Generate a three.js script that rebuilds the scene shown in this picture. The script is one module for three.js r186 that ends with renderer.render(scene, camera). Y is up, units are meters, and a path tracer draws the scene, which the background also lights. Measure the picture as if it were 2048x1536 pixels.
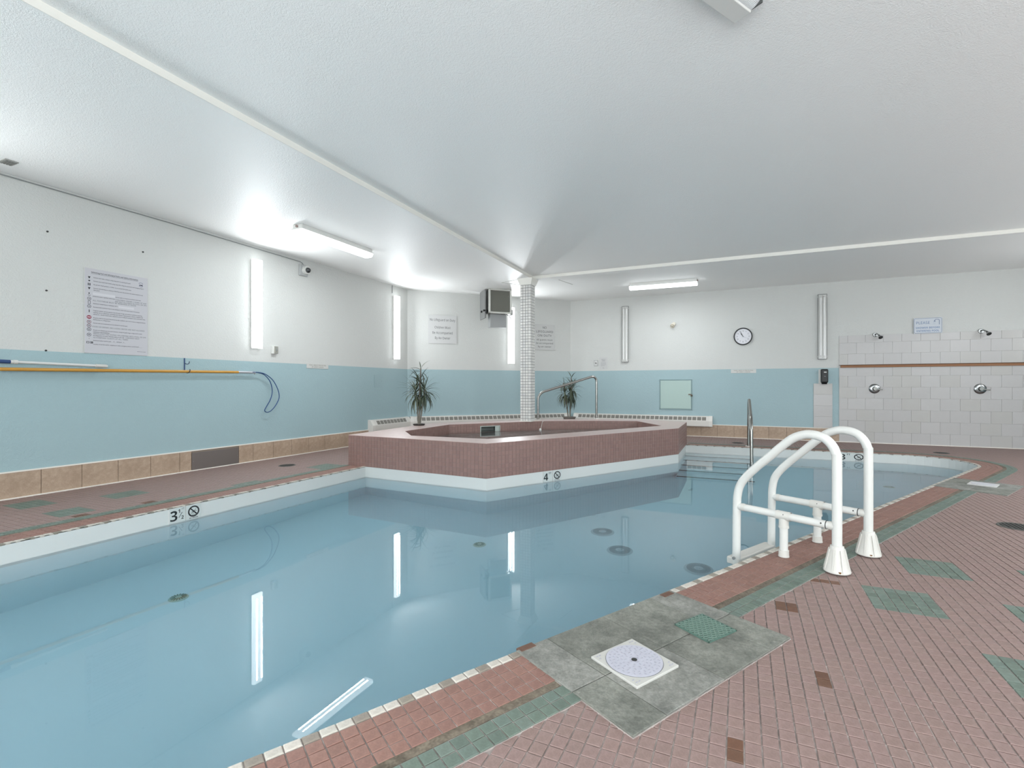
import * as THREE from 'three';
import { RoundedBoxGeometry } from 'three/addons/geometries/RoundedBoxGeometry.js';
import { mergeGeometries } from 'three/addons/utils/BufferGeometryUtils.js';
import { RectAreaLightUniformsLib } from 'three/addons/lights/RectAreaLightUniformsLib.js';
RectAreaLightUniformsLib.init();

// ---------------------------------------------------------------- camera, exposure, renderer
const EYE = 1.04, FPX = 971.6, CX = 1059.5, CY = 771.8, YAW = 23.472 * Math.PI / 180;
const scene = new THREE.Scene();
scene.background = new THREE.Color(0x000000);
const camera = new THREE.PerspectiveCamera(2 * Math.atan(768 / FPX) * 180 / Math.PI, 2048 / 1536, 0.05, 60);
camera.position.set(0, EYE, 0);
camera.rotation.set(0, YAW, 0);
camera.setViewOffset(2048, 1536, 1024 - CX, 768 - CY, 2048, 1536);
const renderer = new THREE.WebGLRenderer({ antialias: true });
renderer.toneMapping = THREE.LinearToneMapping;
renderer.toneMappingExposure = 18;
renderer.shadowMap.enabled = true;
const GLOW = 0.25;            // what the eye sees of the lit covers
// radiance of the lamps' light: seen on the walls and the ceiling, then the unseen ones, mostly added as fill
const POWER = { wall: 5.2, ceil: 5.5, left: 6, rear: 6, rightNear: 8.5, rightFar: 5.5, rearCeil: 7, rightCeil: 12, windowFill: 0.5 };
const LAMP_COLOR = new THREE.Color().setRGB(0.95, 1.0, 1.03);

// ---------------------------------------------------------------- helpers
let seed = 7;
const rnd = () => { seed |= 0; seed = seed + 0x6D2B79F5 | 0; let t = Math.imul(seed ^ seed >>> 15, 1 | seed); t = t + Math.imul(t ^ t >>> 7, 61 | t) ^ t; return ((t ^ t >>> 14) >>> 0) / 4294967296; };
const rr = (a, b) => a + (b - a) * rnd();
const V = (x, y, z) => new THREE.Vector3(x, y, z);
// where a direction seen in the photograph meets a wall, the floor or a height
const FW = V(-Math.sin(YAW), 0, -Math.cos(YAW)), RT = V(Math.cos(YAW), 0, -Math.sin(YAW));
const dir = (px, py) => FW.clone().multiplyScalar(FPX).addScaledVector(RT, px - CX).add(V(0, CY - py, 0));
const hit = (px, py, f) => { const d = dir(px, py); return d.multiplyScalar(f(d)).add(V(0, EYE, 0)); };
const WX = -6.155, WZ = -10.57, CEIL = 2.98, TOPC = 3.03, BLUE = 1.376, RIGHT = 5.4, REAR = 2.6;
const KC = WX - 7.99;                            // corner wall: x + z = KC
const onL = (px, py, off = 0) => hit(px, py, (d) => (WX + off) / d.x);
const onB = (px, py, off = 0) => hit(px, py, (d) => (WZ + off) / d.z);
const onC = (px, py, off = 0) => hit(px, py, (d) => (KC + off * Math.SQRT2) / (d.x + d.z));
const onY = (px, py, y = 0) => hit(px, py, (d) => (y - EYE) / d.y);
const atDepth = (px, py, dep) => hit(px, py, () => dep / FPX);
const seenAt = (x, y, z) => { const d = V(x, y - EYE, z), w = d.dot(FW); return [CX + FPX * d.dot(RT) / w, CY - FPX * d.y / w, w]; };

const taken = {};
const numbered = (n) => { const k = taken[n] = (taken[n] ?? -1) + 1; return k ? `${n}_${String(k).padStart(3, '0')}` : n; };
function shadows(o) { o.castShadow = o.receiveShadow = true; return o; }
function part(name, geo, mat, parent, label) { const m = shadows(new THREE.Mesh(geo, mat)); m.name = name; parent.add(m); if (label) m.userData.label = label; return m; }
function thing(name, label, category, pos = [0, 0, 0], turn = 0, group) {
  const g = new THREE.Group(); g.name = numbered(name); scene.add(g);
  if (pos.isVector3) g.position.copy(pos); else g.position.set(...pos);
  g.rotation.y = turn; g.userData = { label, category };
  if (group) g.userData.group = group;
  return g;
}
function setting(name, label) { const g = new THREE.Group(); g.name = name; g.userData = { kind: 'structure', label, category: name.split('_')[0] }; scene.add(g); return g; }

const std = (color, roughness = 0.6, extra = {}) => new THREE.MeshStandardMaterial({ color, roughness, ...extra });
const phys = (o) => new THREE.MeshPhysicalMaterial(o);
const move = (g, x = 0, y = 0, z = 0) => { g.translate(x, y, z); return g; };
const box = (w, h, d, x = 0, y = 0, z = 0) => move(new THREE.BoxGeometry(w, h, d), x, y, z);
const rbox = (w, h, d, x = 0, y = 0, z = 0, r = 0.006) => move(new RoundedBoxGeometry(w, h, d, 2, Math.min(r, w / 2.01, h / 2.01, d / 2.01)), x, y, z);
const cyl = (r0, r1, h, x = 0, y = 0, z = 0, n = 24) => move(new THREE.CylinderGeometry(r0, r1, h, n), x, y, z);
const cylZ = (r0, r1, h, x = 0, y = 0, z = 0, n = 24) => move(new THREE.CylinderGeometry(r0, r1, h, n).rotateX(Math.PI / 2), x, y, z);
const cylX = (r0, r1, h, x = 0, y = 0, z = 0, n = 24) => move(new THREE.CylinderGeometry(r0, r1, h, n).rotateZ(Math.PI / 2), x, y, z);
const merge = (list) => mergeGeometries(list.map((g) => { const q = g.index ? g.toNonIndexed() : g; for (const k of Object.keys(q.attributes)) if (!['position', 'normal', 'uv'].includes(k)) q.deleteAttribute(k); return q; }));
const tube = (pts, r, seg = 60, rad = 12, closed = false, tension = 0.5) => new THREE.TubeGeometry(new THREE.CatmullRomCurve3(pts, closed, 'catmullrom', tension), seg, r, rad, closed);
// a pipe of straight runs and round bends
function pipe(pts, bend, r, rad = 16) {
  const path = new THREE.CurvePath(); let last = pts[0];
  for (let k = 1; k < pts.length; k++) {
    const p = pts[k];
    if (k === pts.length - 1) { path.add(new THREE.LineCurve3(last, p)); break; }
    const b = Array.isArray(bend) ? bend[k - 1] : bend, a0 = p.clone().sub(pts[k - 1]).normalize(), a1 = pts[k + 1].clone().sub(p).normalize();
    const s = p.clone().addScaledVector(a0, -b), e = p.clone().addScaledVector(a1, b);
    path.add(new THREE.LineCurve3(last, s));
    const q = 0.55; path.add(new THREE.CubicBezierCurve3(s, s.clone().addScaledVector(a0, b * q), e.clone().addScaledVector(a1, -b * q), e)); last = e;
  }
  const out = []; for (const c of path.curves) { const n = c.isLineCurve3 ? 2 : 14; for (let i = 0; i < n; i++) out.push(c.getPoint(i / n)); } out.push(pts[pts.length - 1].clone());
  const poly = new THREE.CurvePath(); for (let i = 1; i < out.length; i++) if (out[i].distanceTo(out[i - 1]) > 1e-5) poly.add(new THREE.LineCurve3(out[i - 1], out[i]));
  const g = new THREE.TubeGeometry(new THREE.CatmullRomCurve3(out, false, 'centripetal'), 120, r, rad, false);
  return g;
}
// uv in metres from the position, by the direction a face looks
function metric(g, s = 1) {
  const q = g.index ? g.toNonIndexed() : g; q.computeVertexNormals();
  const p = q.attributes.position, n = q.attributes.normal, uv = new Float32Array(p.count * 2);
  for (let i = 0; i < p.count; i++) {
    const ax = Math.abs(n.getX(i)), ay = Math.abs(n.getY(i)), az = Math.abs(n.getZ(i));
    const [a, b] = ay > ax && ay > az ? [p.getX(i), p.getZ(i)] : ax > az ? [p.getZ(i), p.getY(i)] : [p.getX(i), p.getY(i)];
    uv[2 * i] = a / s; uv[2 * i + 1] = b / s;
  }
  q.setAttribute('uv', new THREE.BufferAttribute(uv, 2)); return q;
}
// ---- polygons on the floor: arrays of [x, z]
const shapeOf = (poly, holes = []) => { const s = new THREE.Shape(poly.map(([x, z]) => new THREE.Vector2(x, -z))); for (const h of holes) s.holes.push(new THREE.Path(h.map(([x, z]) => new THREE.Vector2(x, -z)))); return s; };
const flat = (poly, y, holes) => move(new THREE.ShapeGeometry(shapeOf(poly, holes), 1).rotateX(-Math.PI / 2), 0, y, 0);
const slab = (poly, y0, y1, holes) => move(new THREE.ExtrudeGeometry(shapeOf(poly, holes), { depth: y1 - y0, bevelEnabled: false, curveSegments: 1 }).rotateX(-Math.PI / 2), 0, y0, 0);
const inside = (x, z, poly) => { let c = false; for (let i = 0, j = poly.length - 1; i < poly.length; j = i++) { const [xi, zi] = poly[i], [xj, zj] = poly[j]; if (zi > z !== zj > z && x < (xj - xi) * (z - zi) / (zj - zi) + xi) c = !c; } return c; };
const edgeDist = (x, z, poly) => { let best = 1e9; for (let i = 0, j = poly.length - 1; i < poly.length; j = i++) { const [ax, az] = poly[j], [bx, bz] = poly[i], dx = bx - ax, dz = bz - az, t = Math.max(0, Math.min(1, ((x - ax) * dx + (z - az) * dz) / (dx * dx + dz * dz))); best = Math.min(best, Math.hypot(x - ax - t * dx, z - az - t * dz)); } return best; };
function wallStrip(path, y0, y1, closed = true) {
  const pos = [], idx = []; const n = path.length, m = closed ? n : n - 1;
  for (let i = 0; i < m; i++) { const [ax, az] = path[i], [bx, bz] = path[(i + 1) % n], k = pos.length / 3; pos.push(ax, y0, az, bx, y0, bz, bx, y1, bz, ax, y1, az); idx.push(k, k + 1, k + 2, k, k + 2, k + 3); }
  const g = new THREE.BufferGeometry(); g.setAttribute('position', new THREE.Float32BufferAttribute(pos, 3)); g.setIndex(idx); return metric(g);
}
// the points of an open path, moved sideways
function offsetPath(path, d) {
  return path.map((p, i) => {
    const a = path[Math.max(0, i - 1)], b = path[Math.min(path.length - 1, i + 1)];
    let n = [0, 0], w = 0;
    for (const [s, e] of [[a, p], [p, b]]) { const dx = e[0] - s[0], dz = e[1] - s[1], l = Math.hypot(dx, dz); if (l > 1e-9) { n[0] += -dz / l; n[1] += dx / l; w++; } }
    const l = Math.hypot(...n); const ux = n[0] / l, uz = n[1] / l, k = l / w;
    return [p[0] + ux * d / k, p[1] + uz * d / k];
  });
}
// a closed outline, moved outwards
function outset(poly, d) {
  const n = poly.length; let area = 0; for (let i = 0; i < n; i++) { const [a, b] = poly[i], [c, e] = poly[(i + 1) % n]; area += a * e - c * b; }
  const s = area > 0 ? 1 : -1;
  return poly.map((p, i) => { const a = poly[(i + n - 1) % n], b = poly[(i + 1) % n], l1 = Math.hypot(p[0] - a[0], p[1] - a[1]), l2 = Math.hypot(b[0] - p[0], b[1] - p[1]); const n1 = [(p[1] - a[1]) / l1 * s, -(p[0] - a[0]) / l1 * s], n2 = [(b[1] - p[1]) / l2 * s, -(b[0] - p[0]) / l2 * s], k = 1 + n1[0] * n2[0] + n1[1] * n2[1]; return [p[0] + (n1[0] + n2[0]) * d / Math.max(k, 0.3), p[1] + (n1[1] + n2[1]) * d / Math.max(k, 0.3)]; });
}
// a tile: sharp foot, chamfered top face, top at y = 0
function tileGeo(w, d, t = 0.008, b = 0.0014) {
  const X = w / 2, Z = d / 2, lo = -t, mid = -b, x = X - b, z = Z - b, pos = [];
  const quad = (a, e, f, g) => pos.push(...a, ...e, ...f, ...a, ...f, ...g);
  const ring = [[[-X, -Z], [-x, -z]], [[X, -Z], [x, -z]], [[X, Z], [x, z]], [[-X, Z], [-x, z]]];
  for (let i = 0; i < 4; i++) { const [[ox, oz], [ix, iz]] = ring[i], [[px, pz], [jx, jz]] = ring[(i + 1) % 4]; quad([px, lo, pz], [ox, lo, oz], [ox, mid, oz], [px, mid, pz]); quad([px, mid, pz], [ox, mid, oz], [ix, 0, iz], [jx, 0, jz]); }
  quad([-x, 0, z], [x, 0, z], [x, 0, -z], [-x, 0, -z]);
  const g = new THREE.BufferGeometry(); g.setAttribute('position', new THREE.Float32BufferAttribute(pos, 3)); return metric(g);
}
function scatter(name, geo, mat, list, parent) {      // list of [matrix, colour]
  const im = shadows(new THREE.InstancedMesh(geo, mat, list.length)); im.name = name; im.userData.kind = 'stuff';
  list.forEach(([m, c], i) => { im.setMatrixAt(i, m); if (c) im.setColorAt(i, c); });
  parent.add(im); return im;
}
const frameGeo = (w, h, t, d) => { const r = new THREE.Shape([[-w / 2, -h / 2], [w / 2, -h / 2], [w / 2, h / 2], [-w / 2, h / 2]].map((p) => new THREE.Vector2(...p))); r.holes.push(new THREE.Path([[-w / 2 + t, -h / 2 + t], [w / 2 - t, -h / 2 + t], [w / 2 - t, h / 2 - t], [-w / 2 + t, h / 2 - t]].map((p) => new THREE.Vector2(...p)))); return new THREE.ExtrudeGeometry(r, { depth: d, bevelEnabled: false }); };
const M4 = (x, y, z, ry = 0) => new THREE.Matrix4().makeRotationY(ry).setPosition(x, y, z);

// ---------------------------------------------------------------- textures (grain and relief only)
function noiseField(n, cells, s0) {   // tiling value noise
  seed = s0; const g = Array.from({ length: cells * cells }, rnd), out = new Float32Array(n * n);
  for (let y = 0; y < n; y++) for (let x = 0; x < n; x++) {
    const fx = x / n * cells, fy = y / n * cells, ix = fx | 0, iy = fy | 0; let tx = fx - ix, ty = fy - iy; tx = tx * tx * (3 - 2 * tx); ty = ty * ty * (3 - 2 * ty);
    const a = g[iy * cells + ix], b = g[iy * cells + (ix + 1) % cells], c = g[(iy + 1) % cells * cells + ix], d = g[(iy + 1) % cells * cells + (ix + 1) % cells];
    out[y * n + x] = (a + (b - a) * tx) * (1 - ty) + (c + (d - c) * tx) * ty;
  }
  return out;
}
function grainTex(n, layers, lo, hi, srgb, s0 = 11) {   // layers: [cells, weight]
  const sum = new Float32Array(n * n); let w = 0; layers.forEach(([c, k], i) => { const f = noiseField(n, c, s0 + i * 17); for (let j = 0; j < sum.length; j++) sum[j] += f[j] * k; w += k; });
  const data = new Uint8Array(n * n * 4);
  for (let j = 0; j < sum.length; j++) { const v = Math.max(0, Math.min(1, 0.5 + (sum[j] / w - 0.5) * 1.8)); for (let k = 0; k < 3; k++) data[4 * j + k] = 255 * (lo[k] + (hi[k] - lo[k]) * v); data[4 * j + 3] = 255; }
  const t = new THREE.DataTexture(data, n, n); t.wrapS = t.wrapT = THREE.RepeatWrapping; t.magFilter = THREE.LinearFilter; t.minFilter = THREE.LinearMipmapLinearFilter; t.generateMipmaps = true; if (srgb) t.colorSpace = THREE.SRGBColorSpace; t.needsUpdate = true; return t;
}
const rep = (t, sx, sy = sx) => { const c = t.clone(); c.repeat.set(sx, sy); c.needsUpdate = true; return c; };
const G0 = [0, 0, 0], G1 = [1, 1, 1];
const stippleTex = rep(grainTex(512, [[40, 1], [90, 1.2], [160, 0.7]], G0, G1, false, 3), 1.6);
const fineTex = rep(grainTex(256, [[30, 1], [80, 1]], G0, G1, false, 5), 3);
const slateBump = rep(grainTex(512, [[5, 1.4], [14, 1], [60, 0.5], [150, 0.5]], G0, G1, false, 9), 1.6);
const slateCol = rep(grainTex(512, [[4, 1.5], [11, 1], [40, 0.9], [120, 0.9]], [0.37, 0.375, 0.355], [0.575, 0.575, 0.55], true, 21), 1.6);
const groutCol = rep(grainTex(512, [[3, 1], [9, 1.2], [40, 1], [128, 1]], [0.43, 0.40, 0.385], [0.72, 0.685, 0.665], true, 31), 0.7);
const grooveCol = rep(grainTex(256, [[4, 1], [20, 1], [70, 1]], [0.29, 0.26, 0.22], [0.48, 0.44, 0.385], true, 41), 2.5);
const clayCol = rep(grainTex(256, [[6, 1], [24, 1], [90, 1.3]], [0.88, 0.87, 0.86], [1, 1, 1], true, 51), 4);
const beigeCol = rep(grainTex(256, [[4, 1], [16, 1], [80, 1]], [0.66, 0.57, 0.49], [0.75, 0.66, 0.575], true, 61), 2.2);
function woodTex() {
  const n = 256, f = noiseField(n, 12, 71), data = new Uint8Array(n * n * 4);
  for (let y = 0; y < n; y++) for (let x = 0; x < n; x++) { const v = 0.5 + 0.5 * Math.sin((y / n) * 60 + f[y * n + (x >> 3)] * 7), j = 4 * (y * n + x); data[j] = 112 + 46 * v; data[j + 1] = 74 + 32 * v; data[j + 2] = 44 + 18 * v; data[j + 3] = 255; }
  const t = new THREE.DataTexture(data, n, n); t.wrapS = t.wrapT = THREE.RepeatWrapping; t.magFilter = THREE.LinearFilter; t.colorSpace = THREE.SRGBColorSpace; t.needsUpdate = true; return t;
}
function canvasTex(w, h, draw) { const c = document.createElement('canvas'); c.width = w; c.height = h; const g = c.getContext('2d'); draw(g, w, h); const t = new THREE.CanvasTexture(c); t.colorSpace = THREE.SRGBColorSpace; t.anisotropy = 8; return t; }

// ---------------------------------------------------------------- materials
const mWhite = std(0xc8c9c6, 0.62, { bumpMap: stippleTex, bumpScale: 0.0016 });
const mBlue = std(0x9ab2b7, 0.5, { bumpMap: stippleTex, bumpScale: 0.0014 });
const mCeil = std(0xf7f7f5, 0.5, { bumpMap: rep(stippleTex, 2.6), bumpScale: 0.0012 });
const mFascia = std(0xe9e7e0, 0.6);
const mGrout = std(0xffffff, 0.9, { map: groutCol, bumpMap: fineTex, bumpScale: 0.001 });
const mSpaGrout = std(0x8c7872, 0.85);
const mGroove = std(0xffffff, 0.9, { map: grooveCol });
const mBeige = std(0xf2f2f2, 0.55, { map: beigeCol });
const mCaulk = std(0xe4dfd6, 0.6);
const mPlaster = std(0xcccfcd, 0.6);
const mBasin = std(0xdce9ec, 0.6);
const mPVC = phys({ color: 0xd0d0cc, roughness: 0.28, clearcoat: 0.3, clearcoatRoughness: 0.2 });
const mPVC2 = phys({ color: 0xc9c7c1, roughness: 0.42 });
const mSteel = std(0x9b9a96, 0.24, { metalness: 1 });
const mChrome = std(0x8f9191, 0.2, { metalness: 1 });
const mGrey = std(0x8a8c8c, 0.5);
const mDark = std(0x2b2c2b, 0.6);
const mBlack = std(0x141617, 0.45);
const mBodyWhite = std(0xd6d6d2, 0.45);
const mTile = std(0xd9d6d3, 0.3);
const mWaterPool = phys({ color: 0xffffff, roughness: 0, transmission: 1, ior: 1.333, thickness: 1, attenuationColor: new THREE.Color().setRGB(0.52, 0.71, 0.79), attenuationDistance: 2.2 });
const mWaterSpa = phys({ color: 0xffffff, roughness: 0.03, transmission: 1, ior: 1.333, thickness: 1, attenuationColor: new THREE.Color().setRGB(0.55, 0.80, 0.85), attenuationDistance: 1.6 });
const mTubeOff = std(0xe8e8e6, 0.25);
const mLens = phys({ color: 0xffffff, roughness: 0.12, transmission: 0.94, thickness: 0, ior: 1.45 });
const tone = (hex, k = 0.05, n = 6, rough = 0.55) => { seed = hex; return Array.from({ length: n }, () => { const c = new THREE.Color(hex), s = 1 + rr(-k, k) * 1.6; c.r *= s * (1 + rr(-k, k) * 0.4); c.g *= s; c.b *= s * (1 + rr(-k, k) * 0.4); return std(c, rough, { map: clayCol, bumpMap: fineTex, bumpScale: 0.0004 }); }); };
const PINK = 0x907a75, CORAL = 0x8e6b60, GREEN = 0x69786f, BROWN = 0x664838, EDGEW = 0xc4c0b8, EDGET = 0x8d867b;
const tones = { field: tone(PINK, 0.032, 8), coping: tone(CORAL, 0.06, 8), band: tone(GREEN, 0.08, 6), brown: tone(BROWN, 0.08, 3), edgeWhite: tone(EDGEW, 0.03, 3, 0.4), edgeTaupe: tone(EDGET, 0.05, 3, 0.4), slate: null };
const mInst = std(0xffffff, 0.55, { map: clayCol });
const pickTone = (k) => tones[k][(rnd() * tones[k].length) | 0];

// ---------------------------------------------------------------- the pool's outline and the spa's
const nearX = (z) => -1.784 - 0.5714 * z;                 // the coping line beside the camera
const BACKZ = -8.93, LEFTX = -4.428, SPA_H = 0.396, WATER = -0.130, FLOORY = -1.1;
const NU = [0.4961, -0.8683], NN = [0.8683, 0.4961];      // along that line, and away from the pool
const corner = [nearX(BACKZ), BACKZ], RAD = 0.65, BIS = [-0.865, 0.502], cen = [corner[0] + BIS[0] * 2 * RAD, corner[1] + BIS[1] * 2 * RAD];
const arc = []; { const a0 = Math.atan2(NN[1], NN[0]), a1 = -Math.PI / 2; for (let i = 0; i <= 14; i++) { const a = a0 + (a1 - a0) * i / 14; arc.push([cen[0] + RAD * Math.cos(a), cen[1] + RAD * Math.sin(a)]); } }
const spaA0 = [-4.73, -4.91], spaB = [-2.61, -4.79], spaC = [-0.87, -7.68], spaD = [-0.885, -8.95];
const spaA = [LEFTX, -4.893];
const nearPath = [[nearX(1.6), 1.6], ...arc, [-0.885, BACKZ]];
const leftPath = [spaA, [LEFTX, 1.6]];
const poolPoly = [...nearPath, spaC, spaB, ...leftPath];
const spaOuter = [spaA0, spaB, spaC, [-0.885, -9.05], [-1.7, -9.42], [-2.55, -9.2], [-3.55, -8.62], [-4.9, -7.05], [-4.86, -6.4]];
const spaInner = [[-4.396, -5.653], [-3.918, -5.165], [-2.819, -5.209], [-1.171, -8.054], [-1.744, -8.964], [-2.431, -8.764], [-3.342, -8.27], [-4.464, -6.898]];

// ---------------------------------------------------------------- room shell
const T = 0.2, wl0 = [WX, REAR], wl1 = [WX, -7.99], wb0 = [KC - WZ, WZ], wb1 = [RIGHT, WZ];
const CORNER_LEN = Math.hypot(wb0[0] - wl1[0], wb0[1] - wl1[1]);
function wall(name, label, len, pos, turn, mat = null) {     // local: x along, z into the room
  const w = setting(name, label); w.position.set(pos[0], 0, pos[1]); w.rotation.y = turn;
  part('lower_wall', metric(box(len, BLUE + 0.3, T, len / 2, (BLUE - 0.3) / 2, -T / 2)), mat ?? mBlue, w, 'pale blue painted lower wall');
  part('upper_wall', metric(box(len, CEIL + 0.3 - BLUE, T, len / 2, (CEIL + 0.3 + BLUE) / 2, -T / 2)), mWhite, w, 'white stippled upper wall');
  return w;
}
const wallLeft = wall('wall_left', 'long wall painted pale blue below and white above', REAR - wl1[1] + T, [WX, REAR + T], Math.PI / 2);
const wallCorner = wall('wall_corner', 'diagonal corner wall painted pale blue below and white above', CORNER_LEN + 0.1, [wl1[0] - 0.035, wl1[1] + 0.035], Math.PI / 4);
const wallBack = wall('wall_back', 'end wall with pale blue dado and shower tiling', RIGHT - wb0[0] + T, wb0, 0);
wall('wall_right', 'wall facing the pool, painted pale blue and white', REAR - WZ + T, [RIGHT, WZ], -Math.PI / 2);
wall('wall_rear', 'wall behind the pool end, painted pale blue and white', RIGHT - WX + T, [RIGHT + T, REAR], Math.PI);

// ceiling: a lower soffit round the room, a raised field with its thin edge
const ceiling = setting('ceiling', 'white stippled ceiling with raised middle and thin edge strip');
const RZ = -8.1, rx0 = -3.462, rx1 = -3.20, recess = [[rx0, RZ], [3.9, RZ], [3.9, 1.4], [rx1 - 0.06, 1.4]];
const roomPoly = [[WX - T, REAR + T], [WX - T, -7.99 - T * 0.42], [KC - WZ - T * 0.42, WZ - T], [RIGHT + T, WZ - T], [RIGHT + T, REAR + T]];
part('soffit', metric(slab(roomPoly, CEIL, CEIL + 0.05, [recess])), mCeil, ceiling, 'lower white ceiling border');
part('raised_panel', metric(slab(roomPoly, TOPC, TOPC + 0.2)), mCeil, ceiling, 'raised white ceiling field');
for (let i = 0; i < 4; i++) {
  const a = recess[i], b = recess[(i + 1) % 4], dx = b[0] - a[0], dz = b[1] - a[1], l = Math.hypot(dx, dz);
  const e = part('edge_strip', box(l, TOPC - CEIL + 0.002, 0.006), mFascia, ceiling, 'thin off-white edge strip');
  e.position.set((a[0] + b[0]) / 2, (TOPC + CEIL) / 2 - 0.001, (a[1] + b[1]) / 2); e.rotation.y = -Math.atan2(dz, dx);
}
// seams of the plain square panels round the column head
for (const [x0, z0, x1, z1] of [[-4.12, -8.15, -3.62, -8.0], [-4.12, -8.15, -3.72, -8.72], [-3.05, -8.35, -2.95, -8.85]]) { const l = Math.hypot(x1 - x0, z1 - z0), s = part('seam_strip', box(l, 0.004, 0.012), std(0xb8b8b2, 0.6), ceiling); s.position.set((x0 + x1) / 2, CEIL - 0.002, (z0 + z1) / 2); s.rotation.y = -Math.atan2(z1 - z0, x1 - x0); }

// ---------------------------------------------------------------- floor
const floor = setting('floor', 'pool deck of small square pink tiles with green inlays');
part('grout_bed', metric(slab(roomPoly, -0.3, -0.0035, [outset(poolPoly, 0.03)])), mGrout, floor, 'grey grout between the tiles');
// coping strip beds: pool edge to 0.375 m from it
const WID = { edge: 0.036, rows: 4, pitch: 0.0491, groove: 0.034, band: 2 };
const D_PINK = WID.edge + 0.003, D_GROOVE = D_PINK + WID.rows * WID.pitch, D_BAND = D_GROOVE + WID.groove, D_END = D_BAND + WID.band * WID.pitch;
// sign: which side of the path is the deck
const sideOf = (path) => { const q = offsetPath(path, 0.1), m = (path.length / 2) | 0; return inside(...q[m], poolPoly) ? -1 : 1; };
function resample(path) {      // cumulative lengths
  const L = [0]; for (let i = 1; i < path.length; i++) L.push(L[i - 1] + Math.hypot(path[i][0] - path[i - 1][0], path[i][1] - path[i - 1][1]));
  return { total: L[L.length - 1], at: (s) => { let i = 1; while (i < L.length - 1 && L[i] < s) i++; const t = (s - L[i - 1]) / (L[i] - L[i - 1]), a = path[i - 1], b = path[i]; return [a[0] + (b[0] - a[0]) * t, a[1] + (b[1] - a[1]) * t, Math.atan2(-(b[1] - a[1]), b[0] - a[0])]; } };
}
const bedOf = (path, d0, d1, y0, y1) => { const s = sideOf(path), a = offsetPath(path, s * d0), b = offsetPath(path, s * d1).reverse(); return slab([...a, ...b], y0, y1); };
const big = { field: [], coping: [], band: [], edge: [] };           // tiles that wait to be parts or stuff
const seenSize = (x, z) => { const [u, v, w] = seenAt(x, 0, z); return w > 0.3 && u > -20 && u < 2070 && v > 0 && v < 1560 ? 1 / (w * w * w) : 0; };
const patchA = [[-0.805, -1.715], [-0.290, -1.432], [0.189, -2.254], [-0.330, -2.535]];
const patchB = [[1.83, -6.28], [2.30, -5.98], [2.68, -6.62], [2.20, -6.90]];
for (const path of [nearPath, leftPath]) {
  const s = sideOf(path);
  part('coping_bed', metric(bedOf(path, 0, D_END, -0.0036, 0.0012)), mGrout, floor, 'grey grout under the coping');
  part('drain_groove', metric(bedOf(path, D_GROOVE - 0.002, D_BAND - 0.002, 0.0005, 0.0022)), mGroove, floor, 'dirty brown groove along the coping');
  const row = (d, p, wide, y, put) => { const off = offsetPath(path, s * d), R = resample(off); const n = Math.floor(R.total / p); for (let i = 0; i < n; i++) { const [x, z, a] = R.at((i + 0.5) * p); if (z > 1.1 || inside(x, z, patchA) || inside(x, z, patchB)) continue; put(i, x, z, a); } };
  row(WID.edge / 2, WID.pitch, WID.edge, 0.0045, (i, x, z, a) => big.edge.push([x, z, a, (i % 3 === 2) ? 'edgeTaupe' : 'edgeWhite']));
  for (let r = 0; r < WID.rows; r++) row(D_PINK + (r + 0.5) * WID.pitch, WID.pitch, 0, 0, (i, x, z, a) => big.coping.push([x, z, a, 'coping']));
  for (let r = 0; r < WID.band; r++) row(D_BAND + (r + 0.5) * WID.pitch, WID.pitch, 0, 0, (i, x, z, a) => big.band.push([x, z, a, 'band']));
}
const PX = 0.0472, PZ = 0.0489, X0 = -0.038, Z0 = -1.508;
const inlays = [[13, 18, 25, 30], [19, 24, 37, 42], [19, 24, 13, 18], [25, 30, 25, 30], [-124, -118, 11, 15], [-110, -105, 11, 15], [-117, -112, 22, 27], [-107, -102, 62, 68], [-103, -98, 39, 44], [31, 36, 37, 42], [31, 36, 13, 18]];
const browns = [[0, 0, -1, 0], [6, 6, 9, 10], [8, 10, 30, 30], [4, 5, 21, 22], [-103, -101, 12, 13], [-103, -101, 22, 23]];
const inCells = (i, j, list) => list.some(([a, b, c, d]) => i >= a && i <= b && j >= c && j <= d);
{
  for (let i = -131; i < 116; i++) for (let j = -54; j < 186; j++) {
    const x = X0 + (i + 0.5) * PX, z = Z0 - (j + 0.5) * PZ;
    if (x < WX || x > RIGHT || z > 1.0 || z < WZ || x + z < KC) continue;
    if (inside(x, z, poolPoly) || edgeDist(x, z, poolPoly) < D_END - 0.016 || inside(x, z, spaOuter)) continue;
    if ((inside(x, z, patchA) && edgeDist(x, z, patchA) > 0.03) || (inside(x, z, patchB) && edgeDist(x, z, patchB) > 0.03)) continue;
    big.field.push([x, z, 0, inCells(i, j, inlays) ? 'band' : inCells(i, j, browns) ? 'brown' : 'field']);
  }
}
const GAP = 0.0042, gField = tileGeo(PX - GAP, PZ - GAP), gCop = tileGeo(WID.pitch - GAP, WID.pitch - GAP), gEdge = tileGeo(WID.pitch - 0.003, WID.edge, 0.012, 0.003);
function layTiles(name, restName, list, geo, y, label) {
  seed = 99 + list.length; list.forEach((t) => t.push(seenSize(t[0], t[1]))); list.sort((a, b) => b[4] - a[4]);
  const tc = new THREE.Color();
  const rest = [];
  list.forEach(([x, z, a, kind, size], k) => {
    const yy = y + rr(-0.0006, 0.0006), m = pickTone(kind), aa = a + rr(-0.012, 0.012);
    if (k < 300 && size > 0) { const t = part(name, geo, m, floor); t.position.set(x, yy, z); t.rotation.y = aa; }
    else rest.push([M4(x, yy, z, aa), m.color]);
  });
  if (rest.length) { const o = scatter(restName, geo, mInst, rest, floor); if (label) o.userData.label = label; }
}
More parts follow.
